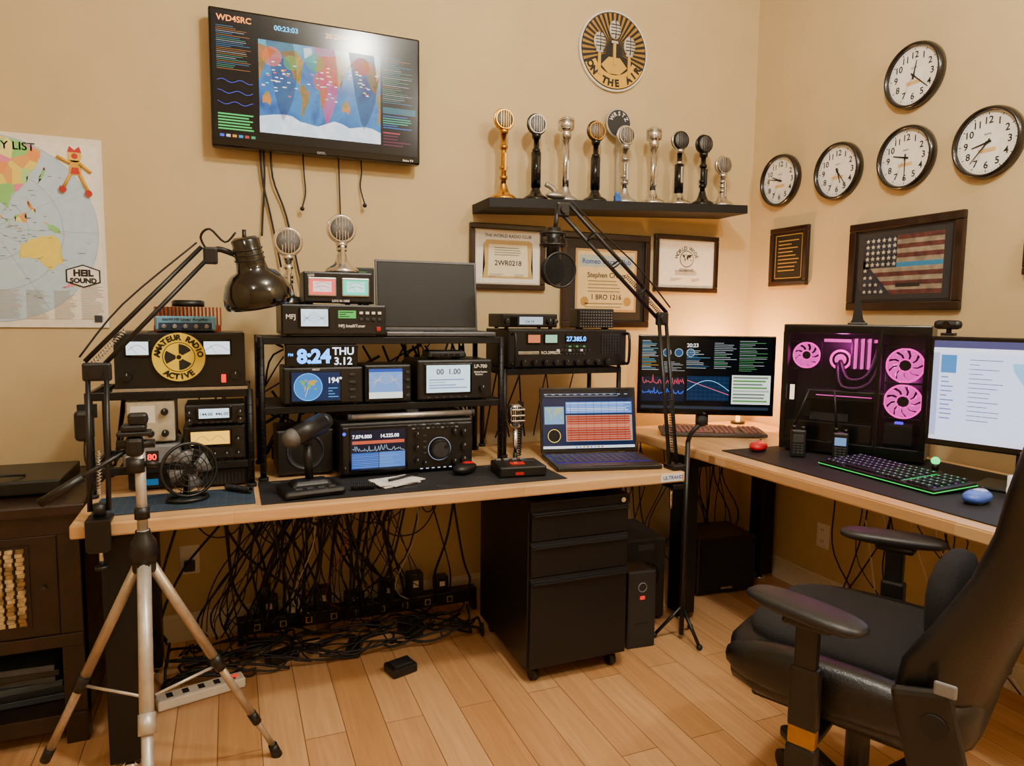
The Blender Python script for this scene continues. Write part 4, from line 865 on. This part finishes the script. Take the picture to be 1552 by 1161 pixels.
# ---------------- right desk gear ----------------
def monitor(name,pL,pR,z0,z1,zd,scr,depth=.03):
    pL=Vector(pL);pR=Vector(pR);d=pR-pL;W=d.length; c=(pL+pR)/2; rz=math.atan2(d.y,d.x); H=z1-z0
    o=O(name,(c.x,c.y,zd),(0,0,rz)); b=z0-zd
    o.bb(-W/2,W/2,0,depth,b,b+H,BLKG,.005); o.bb(-W*.3,W*.3,depth,depth+.03,b+.05,b+H-.06,BLK,.012)
    o.box((0,depth+.035,(b+.15)/2+.01),(.06,.02,b+.17),BLK,.004); o.box((0,.035,.006),(.24,.16,.011),BLK,.004)
    scr(o,-W/2+.014,b+.022,W/2-.014,b+H-.014,-.001); o.text('hp',0,b+.006,.012,MGR,-.001,'CENTER'); return o.done()
def s_m1(o,a,b,c,d,y):
    W=c-a;H=d-b; o.q(a,b,c,d,y,E('080c10',.8)); y-=.0005
    lines(o,a+.005,a+W*.14,d-.01,b+H*.55,20,y,[E('e0e8f0',1),E('60c0e0',1),E('e0b050',1)],.25,1)
    for k in range(3): o.disc((a+W*(.2+k*.09),d-H*.2),W*.03,y,E('24507a',1)); o.torus((a+W*(.2+k*.09),y,d-H*.2),W*.03,.0015,E('a0c8e0',1),(PI/2,0,0),20,4)
    o.text('20:23',a+W*.35,d-H*.12,.025,E('f0f0f0',1.3),y)
    lines(o,a+W*.16,a+W*.34,d-H*.32,d-H*.48,8,y,[E('d0d8e0',.9)],.2,13)
    lines(o,a+W*.35,a+W*.54,d-H*.16,d-H*.42,11,y,[E('2c6a9a',1),E('58a0c8',1),E('c8d8e0',1)],.25,3); lines(o,a+W*.56,a+W*.73,d-H*.05,d-H*.42,15,y,[E('c8d8e0',1),E('58c878',1)],.2,31); lines(o,a+W*.75,c-.01,d-H*.02,d-H*.45,18,y,[E('d0d8e0',1),E('60b070',1)],.2,4)
    o.q(a+.004,b+H*.12,a+W*.34,b+H*.46,y,E('101c30',1)); R=random.Random(2)
    for k,cl in ((.36,'e05060'),(.22,'4070ff')):
        o.tube([(a+.01+i*W*.32/60,y-.001,b+H*k+abs(R.gauss(0,.014))) for i in range(61)],.0011,E(cl,1.6),k=3,sub=1)
    o.q(a+W*.36,b+H*.14,a+W*.68,b+H*.48,y,E('0c2848',1))
    for i in range(9): o.q(a+W*(.36+i*.035),b+H*.14,a+W*(.3612+i*.035),b+H*.48,y-.0003,E('305070',1))
    for i in range(6): o.q(a+W*.36,b+H*(.17+i*.055),a+W*.68,b+H*(.1725+i*.055),y-.0003,E('305070',1))
    o.tube([(a+W*.36+i*W*.32/14,y-.001,b+H*.28+H*.14*math.sin(i/14*PI)) for i in range(15)],.0014,E('80d0ff',1.6),k=4,sub=1); o.tube([(a+W*.36+i*W*.32/14,y-.001,b+H*.42-H*.014*i) for i in range(15)],.0014,E('e06080',1.6),k=4,sub=1)
    o.q(a+W*.7,b+H*.1,c-.006,b+H*.5,y,E('dfe8dc',1.4)); lines(o,a+W*.71,c-.01,b+H*.49,b+H*.12,8,y-.0005,[E('7a8a7a',.9),E('60a050',.9),E('c0c8c0',.9)],.5,6,(.8,1))
    o.q(a+W*.01,b+H*.02,a+W*.98,b+H*.06,y,E('303a48',.8))
monitor('computer_monitor',(1.835,2.88),(2.405,2.575),.848,1.232,.7755,s_m1)
def s_m2(o,a,b,c,d,y):
    W=c-a;H=d-b; o.q(a,b,c,d,y,E('cdd2f6',1.9)); y-=.0005
    o.q(a,d-H*.07,c,d,y,E('5a5a8c',.9)); o.q(a,d-H*.12,c,d-H*.07,y,E('e6e8fa',1.7)); o.q(a,b,a+W*.035,d-H*.12,y,E('b0b6e0',1.5)); o.q(a+W*.045,d-H*.32,a+W*.13,d-H*.14,y,E('4a90d0',1.2))
    lines(o,a+W*.05,a+W*.13,d-H*.34,b+H*.2,10,y-.0004,[E('7080c0',1.2)],.25,1); lines(o,a+W*.2,a+W*.4,d-H*.16,b+H*.2,14,y-.0004,[E('6a70a0',.9)],.15,2,(.2,.9)); 
    o.poly([(a+W*.42,d-H*.2),(c-.01,d-H*.2),(c-.01,b+H*.1),(a+W*.75,b+H*.1),(a+W*.58,b+H*.35),(a+W*.48,b+H*.6),(a+W*.43,b+H*.72)],y-.0004,E('8ec8e8',1.5)); o.q(a,b,c,b+H*.04,y-.0006,E('dcdff5',1.6))
monitor('computer_monitor',(2.19,1.635),(2.36,1.10),.895,1.262,.7795,s_m2)
o=O('webcam',(2.208,1.59,1.2625),(0,0,-PI/2+.25)); o.box((0,.01,.006),(.04,.03,.01),BLK,.002); o.cyl((0,.01,.01),(0,.01,.025),.008,BLK); o.box((0,.0,.038),(.085,.03,.03),BLK,.013); o.cyl((0,-.013,.038),(0,-.018,.038),.012,BLKG); o.done()
def keyboard(name,loc,rz,L,D,body,key,glow=None,tilt=.06):
    o=O(name,loc,(tilt,0,rz)); o.box((0,0,.010),(L,D,.016),body,.004)
    if glow: o.box((0,0,.008),(L+.004,D+.004,.003),glow,.001)
    rows=6; n=20
    for r_ in range(rows):
        for c_ in range(n):
            if c_ in (15,): continue
            if r_==5 and 4<=c_<=9:
                if c_==6: o.box((-L/2+.02+7*(L-.04)/n,-D/2+.02,.022),((L-.04)/n*5.5,D*.11,.007),key,.001)
                continue
            kk=key if not glow else (key if (r_+c_)%4 else mat('legend_key','202830',.5)); o.box((-L/2+.02+(c_+.5)*(L-.04)/n,D/2-.018-r_*(D-.036)/5,.022),((L-.04)/n*.82,D*.115,.008),kk,.0015,taper=(.85,.85))
            if glow: o.box((-L/2+.02+(c_+.5)*(L-.04)/n,D/2-.018-r_*(D-.036)/5,.0262),(.004,.004,.0005),E('c890ff' if c_<10 else '70ffa0',1.2))
    if glow:
        gm=[E('40ff70',.8),E('b060ff',.7),E('40e0c0',.7)]
        for r_ in range(rows-1): o.box((0,D/2-.018-(r_+.5)*(D-.036)/5,.0185),(L-.04,.003,.001),gm[r_%3])
        for c_ in range(1,n): o.box((-L/2+.02+c_*(L-.04)/n,0,.0186),(.002,D-.03,.001),E('9a58e0' if c_<13 else '40ff70',.8))
    o.done()
keyboard('keyboard',(2.065,2.60,.781),-.46,.47,.16,mat('grey_keyboard','4a4240',.5),mat('reddish_keys','8a5a50',.5),tilt=.05)
keyboard('gaming_keyboard',(2.085,1.665,.785),-PI/2-.05,.47,.185,BLK,mat('dark_keys','131318',.4),E('30ff60',.9),tilt=.06)
# PC tower
pl=Vector((2.08,2.19));pr=Vector((2.355,1.752)); d=pr-pl; rz=math.atan2(d.y,d.x); L=d.length; c=(pl+pr)/2
o=O('gaming_pc_tower',(c.x,c.y,.7795),(0,0,rz)); D=.205; H=.515; a=L/2; PC=mat('pc_case_black','09090b',.3)
o.bb(-a,a,D-.012,D,0.01,H,PC); o.bb(-a,a,0,D,H-.035,H,PC,.004); o.bb(-a,a,0,D,.01,.055,PC,.004); o.bb(-a,-a+.02,0,D,.05,H-.03,PC); o.bb(a-.02,a,0,D,.05,H-.03,PC); o.bb(a-.175,a-.16,0,.02,.05,H-.03,PC)
for x in (-a+.04,a-.04):
    for y in (.03,D-.03): o.cyl((x,y,0),(x,y,.012),.015,BLKM,seg=12)
o.bb(-a+.02,.1,D-.03,D-.012,.06,H-.04,mat('motherboard','101014',.5)); 
MG=E('ff20b4',2.6); MG2=E('ff48c0',1.7); PUR=E('5028ff',2.2)
def fan(x,y,z,r,m,m2):
    rt=(PI/2,0,0); o.torus((x,y,z),r,.004,m,rt,32,8); o.torus((x,y,z),r*.38,.003,m,rt,20,6); o.cyl((x,y-.004,z),(x,y+.012,z),r*.30,BLK)
    for k in range(9):
        aa=2*PI*k/9; o.loft([[(x+rr_*math.cos(aa+w+sw),y+.006*w*6,z+rr_*math.sin(aa+w+sw)) for w in (-.27,.27)]+[(x+rr_*math.cos(aa+w+sw),y+.006*w*6+.002,z+rr_*math.sin(aa+w+sw)) for w in (.27,-.27)] for rr_,sw in ((r*.33,0),(r*.65,.15),(r*.95,.4))],m2)
    o.box((x-r*1.08,y+.008,z),(.004,.02,r*2.1),BLK); o.box((x+r*1.08,y+.008,z),(.004,.02,r*2.1),BLK); o.box((x,y+.008,z+r*1.08),(r*2.1,.02,.004),BLK); o.box((x,y+.008,z-r*1.08),(r*2.1,.02,.004),BLK)
fan(-a+.078,.06,.39,.050,MG,MG2); fan(a-.085,.05,.365,.062,MG,MG2); fan(a-.085,.05,.228,.062,MG,MG2)
o.box((a-.095,.06,.125),(.03,.01,.05),PUR,.004); o.box((a-.095,.07,.10),(.10,.06,.08),BLKM,.004)
o.torus((-.06,.1,.375),.036,.005,MG,(PI/2,0,0)); o.cyl((-.06,.1,.375),(-.06,.17,.375),.033,BLKG); o.disc((-.06,.375),.022,.098,MG2)
for k in range(7): o.box((-.02+k*.012,.12,.40),(.006,.05,.12),MG2 if k%2 else BLK)
o.box((-.03,.14,.45),(.2,.03,.012),MG2)
o.tube([(-.06,.1,.37),(-.02,.05,.30),(.05,.05,.32),(.08,.09,.44)],.009,RUB,k=8); o.tube([(-.07,.1,.36),(-.04,.04,.27),(.06,.04,.29),(.1,.09,.44)],.009,RUB,k=8)
o.box((-.03,.09,.235),(.28,.12,.045),BLK,.006); o.box((-.03,.028,.235),(.2,.002,.003),MG2); o.bb(-a+.01,a-.18,.01,D-.02,.055,.13,PC,.003)
o.box((-.08,.03,.15),(.14,.01,.03),GRY); o.bb(-a+.03,-a+.045,.02,.03,.21,.27,E('ffe0b0',3))
o.bb(-a+.004,a-.165,-.004,0,.02,H-.01,mat('tinted_glass','101014',.03,alpha=.18),0); o.bb(a-.158,a-.002,-.004,0,.02,H-.01,mat('tinted_glass','101014',.03,alpha=.18),0)
tower=o.done()
def light(name,kind,loc,en,col,size=.1,parent=None,rot=None):
    l=bpy.data.lights.new(name,kind); l.energy=en; l.color=col
    if kind=='AREA': l.size=size; l.shape='DISK'
    else: l.shadow_soft_size=size
    ob=bpy.data.objects.new(name,l); bpy.context.collection.objects.link(ob); ob.location=loc
    if rot: ob.rotation_euler=rot
    if parent: ob.parent=parent
    return ob
light('case_glow','POINT',(-.05,.05,.42),1.8,(1,.08,.65),.02,tower); light('case_glow_fans','POINT',(a-.09,.09,.30),1.0,(1,.08,.65),.02,tower)
o=O('fin_antenna',(2.30,2.03,1.2955),(0,0,-.9)); 
o.poly([(-.03,0),(.035,0),(.02,.02),(.012,.06),(.004,.12),(-.008,.185),(-.012,.12),(-.015,.06),(-.02,.02)],-.004,BLK,.008); o.box((0,0,.004),(.07,.03,.008),BLK,.003); o.done()
def ht(x,y,rz,lcd):
    o=O('handheld_radio',(x,y,.7795),(0,0,rz)); o.box((0,0,.055),(.056,.034,.11),BLK,.008); o.box((0,-.018,.075),(.04,.003,.03),lcd,.001); 
    for i in range(3):
        for j in range(4): o.box((-.014+i*.014,-.018,.02+j*.010),(.010,.003,.006),GRY,.001)
    o.cyl((.016,0,.11),(.016,0,.122),.008,BLK); o.cyl((-.017,0,.11),(-.017,0,.125),.007,BLK); o.cyl((-.017,0,.125),(-.03,0,.265) if rz<-.8 else (.03,0,.265),.0045,BLK,.003); o.done()
ht(2.04,2.045,-.75,mat('lcd_dark','30363a',.2)); ht(2.14,1.935,-.85,E('7090c0',1.2))
o=O('desk_gadget',(2.235,1.62,.7795)); o.cyl((0,0,0),(0,0,.02),.022,BLK); o.cyl((0,0,.02),(0,0,.05),.010,BLK); o.sph((0,0,.055),.014,E('40ff80',2)); o.done()
o=O('coffee_mug',(2.18,1.31,.7795)); o.lathe((0,0,0),[(0,0),(.030,0),(.032,.01),(.032,.07),(.029,.07),(.028,.01),(0,.008)],WHT); o.torus((-.038,0,.035),.018,.004,WHT,(PI/2,0,0)); o.done()
o=O('accent_light_bar',(2.42,2.84,.7755)); o.cyl((0,0,0),(0,0,.012),.035,BLK); o.cyl((0,0,.012),(0,0,.30),.011,E('ffa850',6)); o.cyl((0,0,.30),(0,0,.312),.014,BLK); al=o.done()
light('accent_glow','POINT',(-.10,-.06,.34),22,(1,.48,.15),.03,al)

# ---------------- chair ----------------
th=math.atan2(.42,.9)
o=O('gaming_chair',(1.43,1.19,0),(0,0,th))
o.sph((0,0,.48),.27,LEA,(.98,1.0,.26),e=5,u=32,v=20); o.sph((0,.02,.540),.225,FAB,(.92,.98,.2),e=4,u=32,v=20)
for sx in (-1,1): o.sph((sx*.235,.0,.500),.05,LEA,(.9,4.9,1.2),e=2.6,u=24)
o.box((0,0,.40),(.38,.40,.03),BLKM,.01); 
def sec(z,y,w,t_,curve):
    out=[]
    for i in range(28):
        a_=2*PI*i/28; cx_=math.copysign(abs(math.cos(a_))**.6,math.cos(a_)); sy=math.copysign(abs(math.sin(a_))**.7,math.sin(a_)); x=cx_*w/2; out.append((x,y+sy*t_/2+curve*(abs(cx_)**2.5),z))
    return out
S=[(.45,-.20,.30,.08,.0),(.49,-.215,.46,.12,.05),(.55,-.23,.50,.13,.08),(.62,-.25,.50,.13,.09),(.70,-.28,.47,.13,.07),(.80,-.315,.43,.12,.05),(.90,-.345,.44,.12,.045),(1.0,-.365,.51,.12,.045),(1.08,-.38,.54,.12,.04),(1.16,-.395,.46,.11,.03),(1.24,-.41,.38,.10,.02),(1.32,-.42,.34,.09,.015),(1.37,-.425,.26,.07,.0)]
o.loft([sec(*q_) for q_ in S],LEA); 
o.sph((0,-.18,.68),.12,FAB,(1.2,.35,.9),e=3); o.sph((0,-.33,1.20),.09,LEA,(1.3,.4,.75),e=3)
for sx in (-1,1):
    o.box((sx*.272,-.20,.50),(.03,.11,.17),BLK,.012,rot=(-.25,0,0)); o.cyl((sx*.26,-.21,.52),(sx*.291,-.21,.52),.024,BLKM,seg=20); o.box((sx*.286,-.225,.60),(.008,.04,.028),MGR,.004)
    X=sx*.335
    o.tube([(sx*.12,.02,.40),(sx*.25,.02,.39),(X-sx*.01,.02,.40)],.018,BLK,k=10); o.box((X,.02,.51),(.032,.062,.14),BLK,.008); o.box((X,.02,.60),(.024,.048,.14),BLK,.006); o.box((X,.02,.435),(.030,.058,.07),mat('brass_band','a8854a',.25,.9),.006); o.box((X,.02,.36),(.036,.066,.09),BLK,.01)
    o.box((X,.02,.675),(.05,.10,.02),BLK,.008); o.sph((X,.03,.70),.135,mat('armrest_pu','1a1a1e',.45),(.37,1.0,.125),e=3,rot=(0,0,-.25 if sx<0 else .25),u=28)
o.cyl((0,0,.12),(0,0,.42),.028,BLK); o.cyl((0,0,.28),(0,0,.42),.018,CHR)
for k in range(5):
    a_=2*PI*k/5+PI/2+PI/5; ca,sa=math.cos(a_),math.sin(a_); o.box((.15*ca,.15*sa,.115),(.29,.05,.035),BLK,.01,rot=(0,0,a_)); o.cyl((.28*ca,.28*sa,.06),(.28*ca,.28*sa,.11),.009,BLK)
    for w in (-.016,.016): o.cyl((.28*ca-(w-.007)*sa,.28*sa+(w-.007)*ca,.03),(.28*ca-(w+.007)*sa,.28*sa+(w+.007)*ca,.03),.03,BLK)
o.done()

# ---------------- ceiling lights ----------------
def dome(x,y,en,sz=.11):
    o=O('ceiling_light',(x,y,ZC)); o.lathe((0,0,0),[(0,0),(.16,0),(.16,-.02),(.15,-.03)],WHT); o.lathe((0,0,-.03),[(.15,0),(.13,-.035),(.08,-.06),(0,-.07)],E('fff0d8',6)); ob=o.done()
    light('ceiling_lamp','POINT',(0,0,-.16),en,(1,.925,.79),sz,ob)
dome(.85,.95,130,.08); dome(1.9,-.3,100,.08); dome(-.9,-.3,42)
w=bpy.data.worlds.new('world'); bpy.context.scene.world=w; w.use_nodes=True; w.node_tree.nodes['Background'].inputs[0].default_value=(.9,.85,.75,1); w.node_tree.nodes['Background'].inputs[1].default_value=.3

# ---------------- camera ----------------
yaw,pitch,roll,fpx=math.radians(22.2),math.radians(5.43),math.radians(.62),1050
F=Vector((math.sin(yaw)*math.cos(pitch),math.cos(yaw)*math.cos(pitch),-math.sin(pitch)))
Rv=Vector((math.cos(yaw),-math.sin(yaw),0)); U=Rv.cross(F)
R2=math.cos(roll)*Rv+math.sin(roll)*U; U2=-math.sin(roll)*Rv+math.cos(roll)*U
cd=bpy.data.cameras.new('camera'); cd.sensor_fit='HORIZONTAL'; cd.sensor_width=36; cd.lens=fpx/1552*36; cd.clip_start=.02
co=bpy.data.objects.new('camera',cd); bpy.context.collection.objects.link(co)
M=Matrix((( R2.x,U2.x,-F.x,0),(R2.y,U2.y,-F.y,0),(R2.z,U2.z,-F.z,1.31),(0,0,0,1))); co.matrix_world=M
bpy.context.scene.camera=co
